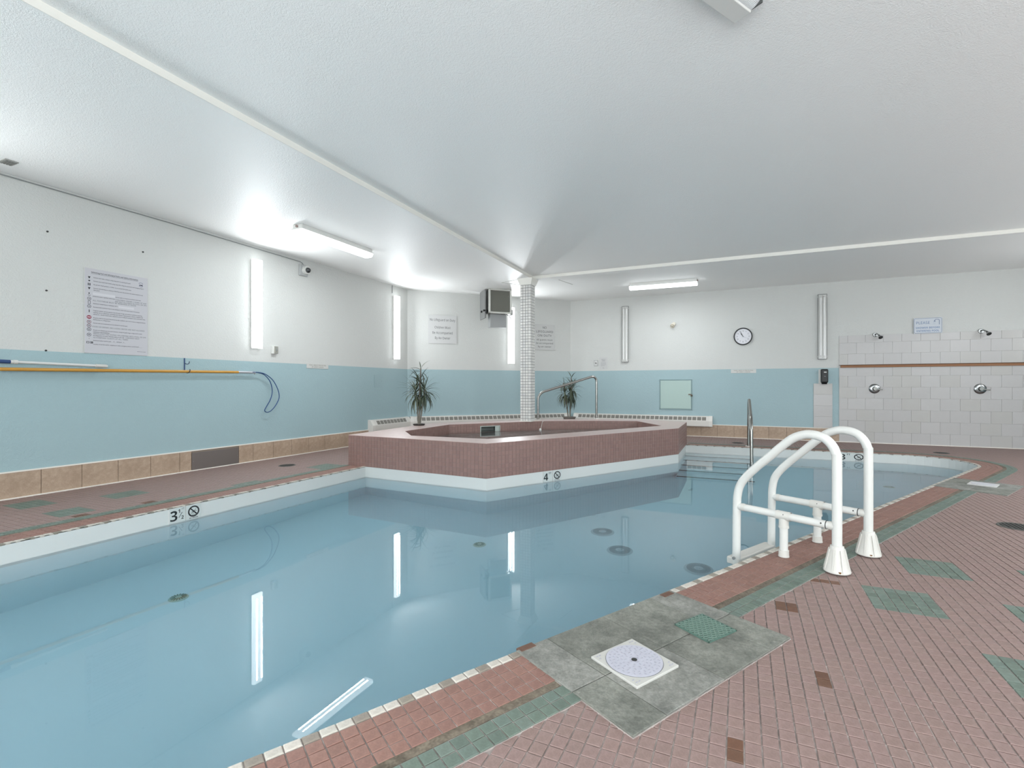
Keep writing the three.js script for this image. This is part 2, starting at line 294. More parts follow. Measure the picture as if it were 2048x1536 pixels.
layTiles('floor_tile', 'floor_tile_field', big.field, gField, 0, 'small pink floor tiles further away');
layTiles('coping_tile', 'coping_tile_rows', big.coping, gCop, 0.0045, 'coral pink coping tiles further away');
layTiles('band_tile', 'band_tile_rows', big.band, gCop, 0.0045, 'green border tiles further away');
layTiles('edge_tile', 'edge_tile_row', big.edge, gEdge, 0.0055, 'white and taupe pool edge tiles further away');
// the two patches of larger grey stone tiles
const mSlate = [0xffffff, 0xf2f4f0, 0xe6e8e4].map((c) => std(c, 0.7, { map: slateCol, bumpMap: slateBump, bumpScale: 0.003 }));
function slatePatch(quad, nu, nv, y) {    // quad: corners p00, p10, p11, p01
  const at = (u, v) => [0, 1].map((k) => quad[0][k] * (1 - u) * (1 - v) + quad[1][k] * u * (1 - v) + quad[2][k] * u * v + quad[3][k] * (1 - u) * v);
  part('patch_bed', metric(slab(quad, -0.01, y - 0.005)), mGrout, floor);
  for (let j = 0; j < nv.length - 1; j++) for (let i = 0; i < nu.length - 1; i++) {
    const e = 0.006, u0 = nu[i] + e, u1 = nu[i + 1] - e, v0 = nv[j] + e / 2, v1 = nv[j + 1] - e / 2;
    const poly = [at(u0, v0), at(u1, v0), at(u1, v1), at(u0, v1)];
    const g = metric(move(new THREE.ExtrudeGeometry(shapeOf(poly), { depth: 0.008, bevelEnabled: true, bevelSize: 0.0015, bevelThickness: 0.0015, bevelSegments: 1 }).rotateX(-Math.PI / 2), 0, y - 0.0085, 0));
    part('stone_tile', g, mSlate[(i + 2 * j) % 3], floor, 'grey stone-look tile');
  }
}
slatePatch(patchA, [0, 0.55, 1], [0, 0.165, 0.5, 0.835, 1], 0.008);
slatePatch(patchB, [0, 0.5, 1], [0, 0.5, 1], 0.008);

// ---------------------------------------------------------------- baseboards, shower tiles
function baseboard(name, label, wallGroup, from, to, joints) {
  const b = setting(name, label); b.position.copy(wallGroup.position); b.rotation.copy(wallGroup.rotation);
  const spans = joints ?? []; if (!joints) for (let x = from; x < to - 0.02; x += 0.312) spans.push([x, Math.min(to, x + 0.312)]);
  for (const [x, e] of spans) part('baseboard_tile', metric(rbox(e - x - 0.004, 0.238, 0.014, (x + e) / 2, 0.123, 0.007, 0.003)), mBeige, b);
  part('grout_backing', box(to - from, 0.25, 0.006, (from + to) / 2, 0.125, 0.003), std(0x8d8073, 0.9), b);
  part('top_caulk', box(to - from, 0.012, 0.016, (from + to) / 2, 0.248, 0.008), mCaulk, b, 'off-white caulk line');
  part('floor_caulk', box(to - from, 0.012, 0.022, (from + to) / 2, 0.005, 0.011), mCaulk, b, 'off-white caulk line');
  return b;
}
const Lx = (z) => REAR + T - z;       // along wall_left
const skirtJoints = []; { const z = []; for (let k = 11; k >= 0; k--) z.push(-2.403 + k * 0.313); z.push(-2.717, -3.03, -3.344, -3.655, -3.79); for (let i = 1; i < z.length; i++) skirtJoints.push([Lx(z[i - 1]), Lx(z[i])]); const q = [-4.4, -4.607]; for (let e = -4.92; e > -7.9; e -= 0.313) q.push(e); q.push(-7.97); for (let i = 1; i < q.length; i++) skirtJoints.push([Lx(q[i - 1]), Lx(q[i])]); }
baseboard('baseboard_left', 'row of large beige skirting tiles on the long wall', wallLeft, Lx(1.04), Lx(-7.97), skirtJoints);
baseboard('baseboard_corner', 'row of large beige skirting tiles on the diagonal wall', wallCorner, 0.06, CORNER_LEN);
baseboard('baseboard_back', 'row of large beige skirting tiles under the access door', wallBack, 0.02, 1.676 - wb0[0]);
// two plain stainless cover plates in the skirting gap
const skirtPlate = thing('cover_plate', 'dark grey metal cover plate set in the beige skirting', 'plate', [WX, 0, -4.095], Math.PI / 2);
part('plate', rbox(0.60, 0.215, 0.012, 0, 0.115, 0.012, 0.003), std(0x7d7672, 0.45, { metalness: 0.5 }), skirtPlate);
for (const s of [-1, 1]) part('screw', cylZ(0.004, 0.004, 0.003, s * 0.285, 0.115, 0.019, 10), mGrey, skirtPlate);
// shower tiling: brick bond, 0.305 x 0.203
{
  const g = wallBack, x0 = 1.676 - wb0[0], W = 0.272, H = 0.2035, top = 1.967, right = RIGHT - wb0[0];
  part('tile_backing', box(right - x0, top, 0.006, (x0 + right) / 2, top / 2, 0.003), std(0xc0bebc, 0.7), g, 'pale grey grout behind the shower tiles');
  const full = tileGeo(W - 0.002, H - 0.002, 0.008, 0.0008).rotateX(Math.PI / 2);
  const glaze = [0xb8b6b5, 0xb7b5b4, 0xbab8b7, 0xb6b4b1].map((c) => std(c, 0.28));
  seed = 5;
  for (let r = 0; r * H < top - 0.05; r++) {
    const y0 = r * H, y1 = Math.min(top, y0 + H);
    for (let x = x0 - (r % 2 ? W / 2 : 0); x < right - 0.02; x += W) {
      const a = Math.max(x0, x), b = Math.min(right, x + W); if (b - a < 0.02) continue;
      const whole = b - a > W - 0.001 && y1 - y0 > H - 0.001;
      const t = part('wall_tile', whole ? full : tileGeo(b - a - 0.003, y1 - y0 - 0.003, 0.008, 0.001).rotateX(Math.PI / 2), glaze[(rnd() * 4) | 0], g);
      t.position.set((a + b) / 2, (y0 + y1) / 2, 0.012);
    }
  }
  part('floor_caulk', box(right - x0, 0.012, 0.02, (x0 + right) / 2, 0.006, 0.014), mCaulk, g);
  // narrow tiled strip below the soap dispenser
  const s0 = 1.262 - wb0[0], s1 = 1.570 - wb0[0];
  part('strip_backing', box(s1 - s0, 0.83, 0.008, (s0 + s1) / 2, 0.67, 0.004), std(0xb9b7b4, 0.9), g);
  for (let r = 0; r < 4; r++) part('wall_tile', tileGeo(s1 - s0 - 0.003, 0.2035, 0.008, 0.001).rotateX(Math.PI / 2), glaze[r], g).position.set((s0 + s1) / 2, 0.26 + 0.1033 + r * 0.2066, 0.014);
}
const dado = thing('wooden_rail', 'long brown wooden rail across the white shower tiles', 'rail', [0, 0, 0]);
{ const wood = woodTex(); wood.repeat.set(0.6, 6); part('rail', metric(rbox(RIGHT - 1.69 - 0.01, 0.042, 0.026, (RIGHT + 1.69) / 2, 1.398, WZ + 0.026, 0.004)), std(0xffffff, 0.5, { map: wood }), dado); part('top_lip', rbox(RIGHT - 1.665 - 0.01, 0.008, 0.036, (RIGHT + 1.665) / 2, 1.424, WZ + 0.031, 0.003), std(0x5f4431, 0.55), dado, 'darker top edge'); }

// ---------------------------------------------------------------- pool basin, water
const basin = thing('pool_basin', 'sunken swimming pool shell with off-white waterline band and pale blue inside', 'pool');
part('waterline_band', wallStrip(poolPoly, -0.20, 0.001), mPlaster, basin, 'off-white band above the water');
part('basin_wall', wallStrip(poolPoly, FLOORY, -0.20), mBasin, basin);
part('basin_shell', metric(slab(outset(poolPoly, 0.10), FLOORY - 0.1, -0.29, [outset(poolPoly, 0.02)])), mPlaster, basin);
part('basin_floor', metric(slab(poolPoly, FLOORY - 0.1, FLOORY)), mBasin, basin);
{
  const x0 = spaC[0] - 0.005, x1 = 0.19, tops = [-0.25, -0.42, -0.59, -0.76, -0.93], z = [-8.62, -8.31, -8.0, -7.70, -7.40]; let zb = BACKZ;
  tops.forEach((y, i) => { part('step', box(x1 - x0, y - FLOORY, z[i] - zb, (x0 + x1) / 2, (y + FLOORY) / 2, (z[i] + zb) / 2), mBasin, basin, 'pale blue pool step'); part('step_nosing', box(x1 - x0 - 0.02, 0.03, 0.045, (x0 + x1) / 2, y - 0.012, z[i] - 0.0195), mBlack, basin, 'black strip on the step edge'); zb = z[i]; });
}
const poolWater = thing('pool_water', 'still pale blue water filling the swimming pool', 'water');
part('water', slab(outset(poolPoly, 0.004), FLOORY - 0.01, WATER), mWaterPool, poolWater);

// ---------------------------------------------------------------- spa
const spa = thing('spa_tub', 'raised angular spa tub faced with dark pink mosaic tiles', 'spa');
{
  part('outer_wall', wallStrip(spaOuter, 0.0, SPA_H - 0.006), mSpaGrout, spa, 'grout behind the outer mosaic');
  // the inner wall, with an opening for the skimmer in its back side
  const skA = spaInner[7], skB = spaInner[6], skL = Math.hypot(skB[0] - skA[0], skB[1] - skA[1]), skU = [(skB[0] - skA[0]) / skL, (skB[1] - skA[1]) / skL], skC = onY(994, 861.5, 0.285), skS = (skC.x - skA[0]) * skU[0] + (skC.z - skA[1]) * skU[1];
  const skP = (t) => [skA[0] + skU[0] * t, skA[1] + skU[1] * t], y0 = -0.45, y1 = SPA_H - 0.006;
  part('inner_wall', merge([wallStrip([...spaInner.slice(7), ...spaInner.slice(0, 7)], y0, y1, false), wallStrip([skB, skP(skS + 0.175)], y0, y1, false), wallStrip([skP(skS - 0.175), skA], y0, y1, false), wallStrip([skP(skS + 0.175), skP(skS - 0.175)], y0, 0.24, false), wallStrip([skP(skS + 0.175), skP(skS - 0.175)], 0.34, y1, false)]), mSpaGrout, spa);
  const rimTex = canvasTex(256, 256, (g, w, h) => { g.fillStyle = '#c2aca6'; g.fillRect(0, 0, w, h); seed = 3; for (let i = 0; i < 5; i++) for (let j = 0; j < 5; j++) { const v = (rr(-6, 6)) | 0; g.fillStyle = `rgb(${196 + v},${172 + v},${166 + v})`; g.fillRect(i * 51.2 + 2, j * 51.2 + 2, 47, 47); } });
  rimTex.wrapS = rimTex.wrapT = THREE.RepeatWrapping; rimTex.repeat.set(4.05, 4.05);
  part('rim', metric(slab(spaOuter, SPA_H - 0.008, SPA_H, [spaInner])), std(0xffffff, 0.32, { map: rimTex }), spa, 'pink tiled rim, gloss put into its paler colour');  // the rim's gloss reflection is put into its paler colour
  part('tub_floor', flat(spaInner, -0.45), std(0xbfd0d0, 0.6), spa);
  const faceTile = tileGeo(0.0455, 0.0455, 0.006, 0.001).rotateX(Math.PI / 2);   // looks along +z
  const cols = [0x8d7069, 0x8b6e67, 0x90726b, 0x896c66].map((h) => new THREE.Color(h));
  const face = (a, b, y1, rows, sgn) => {
    const l = Math.hypot(b[0] - a[0], b[1] - a[1]), n = Math.floor(l / 0.0495), p = l / n, ux = (b[0] - a[0]) / l, uz = (b[1] - a[1]) / l; let nx = uz * sgn, nz = -ux * sgn; const out = [];
    for (let r = 0; r < rows; r++) for (let i = 0; i < n; i++) { const s = (i + 0.5) * p; out.push([M4(a[0] + ux * s + nx * 0.004, y1 - (r + 0.5) * 0.0492, a[1] + uz * s + nz * 0.004, Math.atan2(nx, nz)), cols[(rnd() * 4) | 0]]); }
    return out;
  };
  seed = 12; const mFace = std(0xffffff, 0.45), out = [];
  const lookOut = (a, b) => { const m = [(a[0] + b[0]) / 2, (a[1] + b[1]) / 2], l = Math.hypot(b[0] - a[0], b[1] - a[1]), q = [m[0] + (b[1] - a[1]) / l * 0.05, m[1] - (b[0] - a[0]) / l * 0.05]; return inside(...q, spaOuter) ? -1 : 1; };
  for (let i = 0; i < spaOuter.length; i++) { const a = spaOuter[i], b = spaOuter[(i + 1) % spaOuter.length]; out.push(...face(a, b, SPA_H - 0.001, 8, lookOut(a, b))); }
  scatter('mosaic_tiles', faceTile, mFace, out, spa).userData.label = 'dusky pink mosaic on the outer faces';
  const inn = []; for (let i = 0; i < spaInner.length; i++) { const a = spaInner[i], b = spaInner[(i + 1) % spaInner.length], m = [(a[0] + b[0]) / 2, (a[1] + b[1]) / 2], l = Math.hypot(b[0] - a[0], b[1] - a[1]), q = [m[0] + (b[1] - a[1]) / l * 0.05, m[1] - (b[0] - a[0]) / l * 0.05]; inn.push(...face(a, b, SPA_H - 0.001, 7, inside(...q, spaInner) ? 1 : -1)); }
  { const e = new THREE.Vector3(); for (let i = inn.length - 1; i >= 0; i--) { e.setFromMatrixPosition(inn[i][0]); const t = (e.x - skA[0]) * skU[0] + (e.z - skA[1]) * skU[1], o = Math.abs((e.x - skA[0]) * skU[1] - (e.z - skA[1]) * skU[0]); if (o < 0.03 && Math.abs(t - skS) < 0.19 && e.y > 0.215 && e.y < 0.365) inn.splice(i, 1); } }
  scatter('inner_mosaic_tiles', faceTile, mFace, inn, spa).userData.label = 'dusky pink mosaic inside the tub';
  // skimmer mouth: a real opening with a plastic throat behind it
  const sk = new THREE.Group(); sk.name = 'skimmer_mouth'; spa.add(sk); sk.position.set(skA[0] + skU[0] * skS, 0.29, skA[1] + skU[1] * skS); sk.rotation.y = Math.atan2(-skU[1], skU[0]);
  const mSk = std(0xb5beb8, 0.45);
  part('frame', frameGeo(0.37, 0.115, 0.012, 0.016).translate(0, 0, -0.002), mSk, sk, 'pale plastic frame');
  part('throat', merge([box(0.35, 0.006, 0.26, 0, 0.049, -0.13), box(0.35, 0.006, 0.26, 0, -0.049, -0.13), box(0.006, 0.1, 0.26, -0.174, 0, -0.13), box(0.006, 0.1, 0.26, 0.174, 0, -0.13), box(0.35, 0.1, 0.006, 0, 0, -0.26)]), std(0x8e9692, 0.6), sk, 'grey plastic throat');
  part('weir_flap', rbox(0.075, 0.09, 0.006, 0.13, 0, 0.004, 0.002), mSk, sk, 'pale weir flap');
}
const spaWater = thing('spa_water', 'greenish water inside the raised spa tub', 'water');
part('water', slab(outset(spaInner, 0.002), -0.46, 0.255), mWaterSpa, spaWater);

// ---------------------------------------------------------------- column
const column = thing('column', 'square column clad in small white mosaic tiles on the spa rim', 'column', [-3.565, 0, -8.115]);
{
  const W = 0.205, top = SPA_H + 0.008 + 12 * W;
  part('core', box(W - 0.01, top - SPA_H, W - 0.01, 0, (top + SPA_H) / 2, 0), std(0x777775, 0.9), column, 'grey grout');
  const n = 4, p = W / n, rows = 48, list = [], g = tileGeo(p - 0.007, p - 0.007, 0.006, 0.001).rotateX(Math.PI / 2); seed = 8;
  const cc = [0xdedcd8, 0xd8d6d3, 0xd3d2d0].map((h) => new THREE.Color(h));
  for (let f = 0; f < 4; f++) for (let r = 0; r < rows; r++) for (let i = 0; i < n; i++) list.push([new THREE.Matrix4().makeRotationY(f * Math.PI / 2).multiply(M4(-W / 2 + (i + 0.5) * p, SPA_H + (r + 0.5) * p + 0.004, W / 2)), cc[(rnd() * 3) | 0]]);
  scatter('mosaic_tiles', g, std(0xffffff, 0.3), list, column).userData.label = 'small white mosaic tiles';
  part('capital', new THREE.CylinderGeometry(0.30 / Math.SQRT2, (W + 0.01) / Math.SQRT2, CEIL - top, 4, 1).rotateY(Math.PI / 4).translate(0, (CEIL + top) / 2, 0).toNonIndexed(), mFascia, column, 'flared plain white head').geometry.computeVertexNormals();
  part('foot_caulk', box(W + 0.03, 0.008, W + 0.03, 0, SPA_H + 0.004, 0), mCaulk, column);
}

// ---------------------------------------------------------------- lamps
function areaLight(parent, w, h, power, pos, turnX = 0, turnY = 0) { const l = new THREE.RectAreaLight(LAMP_COLOR, power, w, h); l.position.set(...pos); l.rotation.set(turnX, turnY, 0); parent.add(l); return l; }
// local: y along the tubes, z away from the wall; a light shines along its own -z
const mGlow = new THREE.MeshStandardMaterial({ color: 0xffffff, emissive: LAMP_COLOR, emissiveIntensity: GLOW, roughness: 0.5 });
function fitting(name, label, category, pos, turn, lit, group, opt = {}) {
  const g = thing(name, label, category, pos, 0, group), L = 1.215, W = opt.w ?? 0.145, z0 = opt.body ?? 0.03, w2 = W / 2, dd = 0.058;
  g.quaternion.setFromEuler(new THREE.Euler(0, turn, 0)); if (opt.down) g.quaternion.multiply(new THREE.Quaternion().setFromEuler(new THREE.Euler(Math.PI / 2, 0, 0)));
  part('housing', rbox(W - 0.012, L - 0.01, z0, 0, 0, z0 / 2, 0.008), mBodyWhite, g, 'white housing');
  const sh = new THREE.Shape(); sh.moveTo(-w2, 0); sh.bezierCurveTo(-w2, dd * 0.9, -w2 * 0.75, dd, -w2 * 0.4, dd); sh.lineTo(w2 * 0.4, dd); sh.bezierCurveTo(w2 * 0.75, dd, w2, dd * 0.9, w2, 0);
  const cov = new THREE.ExtrudeGeometry(sh, { depth: L, bevelEnabled: false, curveSegments: 10 }).rotateX(Math.PI / 2).translate(0, L / 2, z0);
  if (opt.plain) { part('cover', cov, mGlow, g, 'glowing white cover'); areaLight(g, 0.11, L - 0.1, POWER[opt.k] * 0.62, [0, 0, z0 + dd + 0.004], 0, Math.PI); return g; }
  part('cover', cov, lit ? mGlow : mLens, g, lit ? 'cover glowing white' : 'clear cover, unlit');
  part('gasket', frameGeo(W + 0.006, L + 0.006, 0.006, 0.012).translate(0, 0, z0 - 0.006), lit ? mBodyWhite : std(0x4e5151, 0.5), g, lit ? 'white rim' : 'dark grey rim');
  for (const s of [-1, 1]) {
    if (!lit) part('tube', new THREE.CapsuleGeometry(0.013, L - 0.13, 4, 14).translate(s * 0.028, 0, z0 + 0.024), mTubeOff, g, 'unlit fluorescent tube');
    if (!lit) for (const e of [-1, 1]) part('lamp_holder', box(0.034, 0.02, 0.034, s * 0.028, e * (L / 2 - 0.04), z0 + 0.016), mBodyWhite, g);
    if (lit) areaLight(g, 0.022, L - 0.1, 1.55 * POWER[opt.k ?? (opt.down ? 'ceil' : 'wall')], [s * 0.036, 0, z0 + dd + 0.004], 0, Math.PI);
    else for (const y of [-0.46, 0.46]) part('clip', box(0.006, 0.024, 0.014, s * (w2 + 0.004), y * L, z0), mBodyWhite, g);
  }
  if (opt.down) for (const e of [-1, 1]) part('end_knob', cyl(0.014, 0.014, 0.02, 0, e * (L / 2 + 0.004), z0 * 0.5, 12), std(0x8f7a74, 0.6), g);
  return g;
}
const litWall = 'lit vertical wall lamps', offWall = 'unlit vertical wall lamps';
const cenL = (a, b) => { const p = onL((a[0] + b[0]) / 2, (a[1] + b[1]) / 2, 0.04); p.x = WX; return p; };
fitting('wall_lamp', 'glowing upright tube lamp on long wall next to the small metal switch box', 'lamp', [WX, 2.166, -4.64], Math.PI / 2, true, litWall);
fitting('wall_lamp', 'glowing upright tube lamp on long wall beside the diagonal corner wall', 'lamp', [WX, 2.166, -7.60], Math.PI / 2, true, litWall);
{ const p = onC(1022.5, 672, 0.04); fitting('wall_lamp', 'glowing upright tube lamp behind the hanging fan heater', 'lamp', [p.x - 0.028, 2.13, p.z - 0.028], Math.PI / 4, true, litWall); }
fitting('wall_lamp', 'unlit upright tube lamp above the small paper notice', 'lamp', [-2.31, 2.165, WZ], 0, false, offWall);
fitting('wall_lamp', 'unlit upright tube lamp above the black soap dispenser', 'lamp', [1.405, 2.15, WZ], 0, false, offWall);
const down = { down: true, w: 0.17, body: 0.055 };
fitting('ceiling_lamp', 'glowing tube lamp on the ceiling near the dome camera', 'lamp', [-4.875, CEIL, -4.835], 0, true, 'ceiling tube lamps', down);
fitting('ceiling_lamp', 'glowing tube lamp on the ceiling above the access door', 'lamp', [-1.33, CEIL, -9.27], Math.PI / 2 + 0.02, true, 'ceiling tube lamps', down);
{
  const d = [-0.53, 0.848], c = [0.028 + d[0] * 0.62, -2.775 + d[1] * 0.62], L = 1.24;
  const g = thing('ceiling_lamp', 'unlit strip lamp with ribbed lens on the raised part of the ceiling', 'lamp', [c[0], TOPC, c[1]], 0, 'ceiling tube lamps');
  g.quaternion.setFromEuler(new THREE.Euler(0, Math.atan2(d[0], d[1]), 0)).multiply(new THREE.Quaternion().setFromEuler(new THREE.Euler(Math.PI / 2, 0, 0)));
  part('housing', rbox(0.098, L, 0.06, -0.022, 0, 0.03, 0.006), mBodyWhite, g, 'white metal housing');
  const rib = new THREE.Shape(); rib.moveTo(0, 0); for (let i = 0; i < 11; i++) { const x = i * 0.005; rib.lineTo(x, 0.046 - i * i * 0.00022); rib.lineTo(x + 0.0025, 0.043 - i * i * 0.00022); } rib.lineTo(0.056, 0);
  part('ribbed_lens', new THREE.ExtrudeGeometry(rib, { depth: L - 0.01, bevelEnabled: false }).rotateX(Math.PI / 2).translate(0.0275, (L - 0.01) / 2, 0.004), phys({ color: 0xe9ebec, roughness: 0.25, transmission: 0.3, thickness: 0 }), g, 'clear ribbed lens');
  for (const e of [-1, 1]) part('end_cap', rbox(0.060, 0.008, 0.044, 0.057, e * L / 2, 0.024, 0.003), std(0x4a4d4c, 0.5), g, 'dark end cap');
}
// daylight: an unseen frosted window, added in the rear wall to brighten the ceiling
{
  const w = setting('window_1', 'unseen frosted window added in the rear wall for its light'); w.position.set(0.6, 1.2, REAR - 0.03); w.rotation.y = Math.PI;
  const W = 3.6, H = 1.9, mPane = new THREE.MeshStandardMaterial({ color: 0xffffff, emissive: 0xf4f8ff, emissiveIntensity: 0.06, roughness: 0.6 });
  part('frame', frameGeo(W + 0.12, H + 0.12, 0.06, 0.05), mBodyWhite, w);
  for (const k of [-1, 0, 1]) part('pane', box(W / 3 - 0.05, H, 0.008, k * W / 3, 0, 0.014), mPane, w, 'frosted glass pane of the added window');
  for (const k of [-0.5, 0.5]) part('mullion', box(0.05, H, 0.05, k * W / 3, 0, 0.025), mBodyWhite, w);
  areaLight(w, W - 0.1, H - 0.05, POWER.windowFill, [0, 0, 0.06], 0, Math.PI);
}
// unseen lamps: right wall ones inferred from ceiling glow, the others added as fill
const more = 'lamps beyond the picture', far = (k) => ({ plain: true, k }), farDown = (k) => ({ ...down, plain: true, k });
for (const [z, l] of [[-1.1, 'nearest the rules sign'], [1.5, 'at the rear']]) fitting('wall_lamp', `unseen upright tube lamp added as fill on the long wall, ${l}`, 'lamp', [WX, 2.166, z], Math.PI / 2, true, more, far('left'));
for (const [z, l] of [[-2.4, 'facing the ladder'], [0.4, 'at the rear corner']]) fitting('wall_lamp', `glowing upright tube lamp on the wall opposite the pool, ${l}`, 'lamp', [RIGHT, 2.166, z], -Math.PI / 2, true, more, far('rightNear'));
for (const [z, l] of [[-5.2, 'beyond the round drain'], [-8.4, 'near the showers']]) fitting('wall_lamp', `glowing upright tube lamp on the wall opposite the pool, ${l}`, 'lamp', [RIGHT, 2.166, z], -Math.PI / 2, true, more, far('rightFar'));
for (const [x, l] of [[-4.2, 'on the long wall side'], [-2.2, 'beside the added frosted window'], [3.6, 'on the far side']]) fitting('wall_lamp', `unseen upright tube lamp added as fill on the rear wall, ${l}`, 'lamp', [x, 2.166, REAR], Math.PI, true, more, far('rear'));
for (const [x, l] of [[-2.5, 'over the pool end'], [1.5, 'over the deck']]) fitting('ceiling_lamp', `unseen tube lamp added as fill on the rear ceiling ${l}`, 'lamp', [x, CEIL, 2.0], Math.PI / 2, true, more, farDown('rearCeil'));
for (const [z, l] of [[-6.2, 'near the showers'], [-3.0, 'across from the ladder'], [-0.2, 'at the rear corner']]) fitting('ceiling_lamp', `unseen tube lamp added as fill on the ceiling opposite the pool, ${l}`, 'lamp', [4.65, CEIL, z], 0, true, more, farDown('rightCeil'));

// ---------------------------------------------------------------- pool ladder
const ladder = thing('pool_ladder', 'white plastic pool ladder with two hooped handrails and flared feet', 'ladder', [0.493, 0.001, -3.17]);
{
  const N = V(NN[0], 0, NN[1]), U = V(NU[0], 0, NU[1]), P = (s, y, u) => V(0, y, 0).addScaledVector(N, -s).addScaledVector(U, u);
  const prof = [[0, 0.02], [0, 0.60], [0.004, 0.655], [0.026, 0.705], [0.072, 0.745], [0.15, 0.757], [0.225, 0.733], [0.29, 0.684], [0.375, 0.604], [0.461, 0.524], [0.53, 0.452], [0.572, 0.39], [0.589, 0.325], [0.594, 0.253], [0.597, 0.0], [0.60, -0.45], [0.60, -0.95]];
  for (const u of [0, 0.4565]) {
    part('handrail', tube(prof.map(([s, y]) => P(s, y, u)), 0.0255, 160, 20, false, 0.5), mPVC, ladder, 'hooped white handrail');
    // flared foot with ribs
    const f = [], foot = new THREE.LatheGeometry([[0.0, 0], [0.066, 0], [0.068, 0.006], [0.0655, 0.012], [0.052, 0.05], [0.036, 0.125], [0.034, 0.142], [0.0262, 0.144]].map(([r, y]) => new THREE.Vector2(r, y)), 32);
    const c = P(0, 0.004, u); f.push(foot.translate(c.x, c.y, c.z));
    for (let k = 0; k < 8; k++) { const a = k * Math.PI / 4 + 0.3, r = new THREE.BoxGeometry(0.012, 0.118, 0.006).translate(0, 0.059, 0).rotateZ(0.22).translate(0.063, 0.010, 0).rotateY(a); f.push(r.translate(c.x, c.y, c.z)); }
    const ft = part('foot', merge(f), mPVC2, ladder, 'white flared foot');
    const toCam = V(-c.x - 0.49, 0, -c.z + 3.17).normalize(); part('rusty_bolt', cyl(0.011, 0.012, 0.010, c.x + toCam.x * 0.056 + 0.012, c.y + 0.012, c.z + toCam.z * 0.056, 12), std(0x6b4a1f, 0.8), ladder, 'rusty bolt head');
    // level bar with its sockets
    const y = 0.252, a = P(0.594, y, u), b = P(0, y, u); part('cross_bar', new THREE.TubeGeometry(new THREE.LineCurve3(a, b), 1, 0.0225, 18), mPVC, ladder, 'level white bar');
    const ring = (s, r, w) => new THREE.TubeGeometry(new THREE.LineCurve3(P(s - w, y, u), P(s + w, y, u)), 1, r, 20);
    part('clamp_band', ring(0.052, 0.0243, 0.0022), mDark, ladder, 'dark clamp band');
    part('collar', ring(0.545, 0.0245, 0.012), mPVC2, ladder); part('collar', ring(0.028, 0.0245, 0.012), mPVC2, ladder);
    const m = P(0.292, 0, u);
    part('tee', merge([ring(0.292, 0.0275, 0.042), cyl(0.0275, 0.0275, 0.05, m.x, y - 0.04, m.z), cyl(0.0292, 0.0292, 0.014, m.x, y - 0.065, m.z)]), mPVC2, ladder, 'white tee joint');
    part('post', cyl(0.0235, 0.0235, 0.2, m.x, 0.105, m.z), mPVC, ladder, 'short white post');
    part('post_cap', merge([cyl(0.0285, 0.0295, 0.04, m.x, 0.026, m.z), cyl(0.031, 0.031, 0.006, m.x, 0.009, m.z)]), mPVC2, ladder);
    for (const [s, dy] of [[0.075, 0.008], [0.285, 0.01], [0.30, 0.004]]) { const q = P(s, y + dy, u).addScaledVector(U, -0.0225); part('screw', new THREE.SphereGeometry(0.0042, 8, 6).translate(q.x, q.y, q.z), mBlack, ladder); }
  }
  const tread = (y) => { const g = rbox(0.50, 0.05, 0.085, 0, 0, 0, 0.012); g.rotateY(Math.atan2(-U.z, U.x)); const c = P(0.615, y, 0.228); return g.translate(c.x, c.y, c.z); };
  for (const y of [-0.112, -0.38, -0.65]) part('tread', tread(y), mPVC2, ladder, 'white plastic step');
  for (const u of [-0.033, 0.4895]) { const q = P(0.597, -0.085, u); part('bolt_cap', new THREE.CylinderGeometry(0.0095, 0.0095, 0.012, 14).rotateX(Math.PI / 2).rotateY(Math.atan2(U.x, U.z)).translate(q.x, q.y, q.z), mGrey, ladder); }
}

// ---------------------------------------------------------------- steel rails
const stairRail = thing('stair_rail', 'bent steel handrail standing over the pool steps', 'handrail', [0.125, 0, -9.12]);
part('rail', pipe([V(0, 0, 0), V(0.005, 0.84, 0.02), V(0.025, 0.50, 0.86), V(0.035, -0.86, 0.98)], [0.13, 0.16], 0.025), mSteel, stairRail, 'brushed steel tube');
part('flange', cyl(0.05, 0.055, 0.014, 0, 0.008, 0), mPVC2, stairRail, 'white floor flange');
{
  const a = onY(1076, 840.2, SPA_H), b = onY(1193, 837.5, SPA_H);
  const rail = thing('spa_rail', 'bent steel handrail rising over the back rim of the spa', 'handrail', [a.x, SPA_H, a.z]);
  const d = b.clone().sub(a), hA = (y, p) => (CY - y) / FPX * p.clone().sub(V(0, EYE, 0)).dot(FW) + EYE;
  const top = hA(750.5, b) - SPA_H, low = hA(790, a) - SPA_H;
  part('rail', pipe([V(0, 0, 0), V(0, low + 0.03, 0), V(d.x, top, d.z), V(d.x, 0, d.z)], [0.12, 0.12], 0.0225), mSteel, rail, 'brushed steel tube');
  for (const p of [V(0, 0, 0), V(d.x, 0, d.z)]) part('flange', cyl(0.048, 0.055, 0.012, p.x, 0.006, p.z), mPVC2, rail, 'white flange');
  const t = onY(1085, 843.6, SPA_H), th = thing('thermometer', 'small white thermometer hanging on a cord inside the spa', 'thermometer', [t.x, SPA_H, t.z]);
  part('cord', tube([V(0, 0.003, -0.05), V(0, 0.006, 0.0), V(-0.004, -0.06, 0.03), V(-0.012, -0.13, 0.05)], 0.004, 20, 6), mPVC2, th);
  part('float', new THREE.SphereGeometry(0.022, 14, 10).translate(-0.02, -0.135, 0.055), mBodyWhite, th);
}

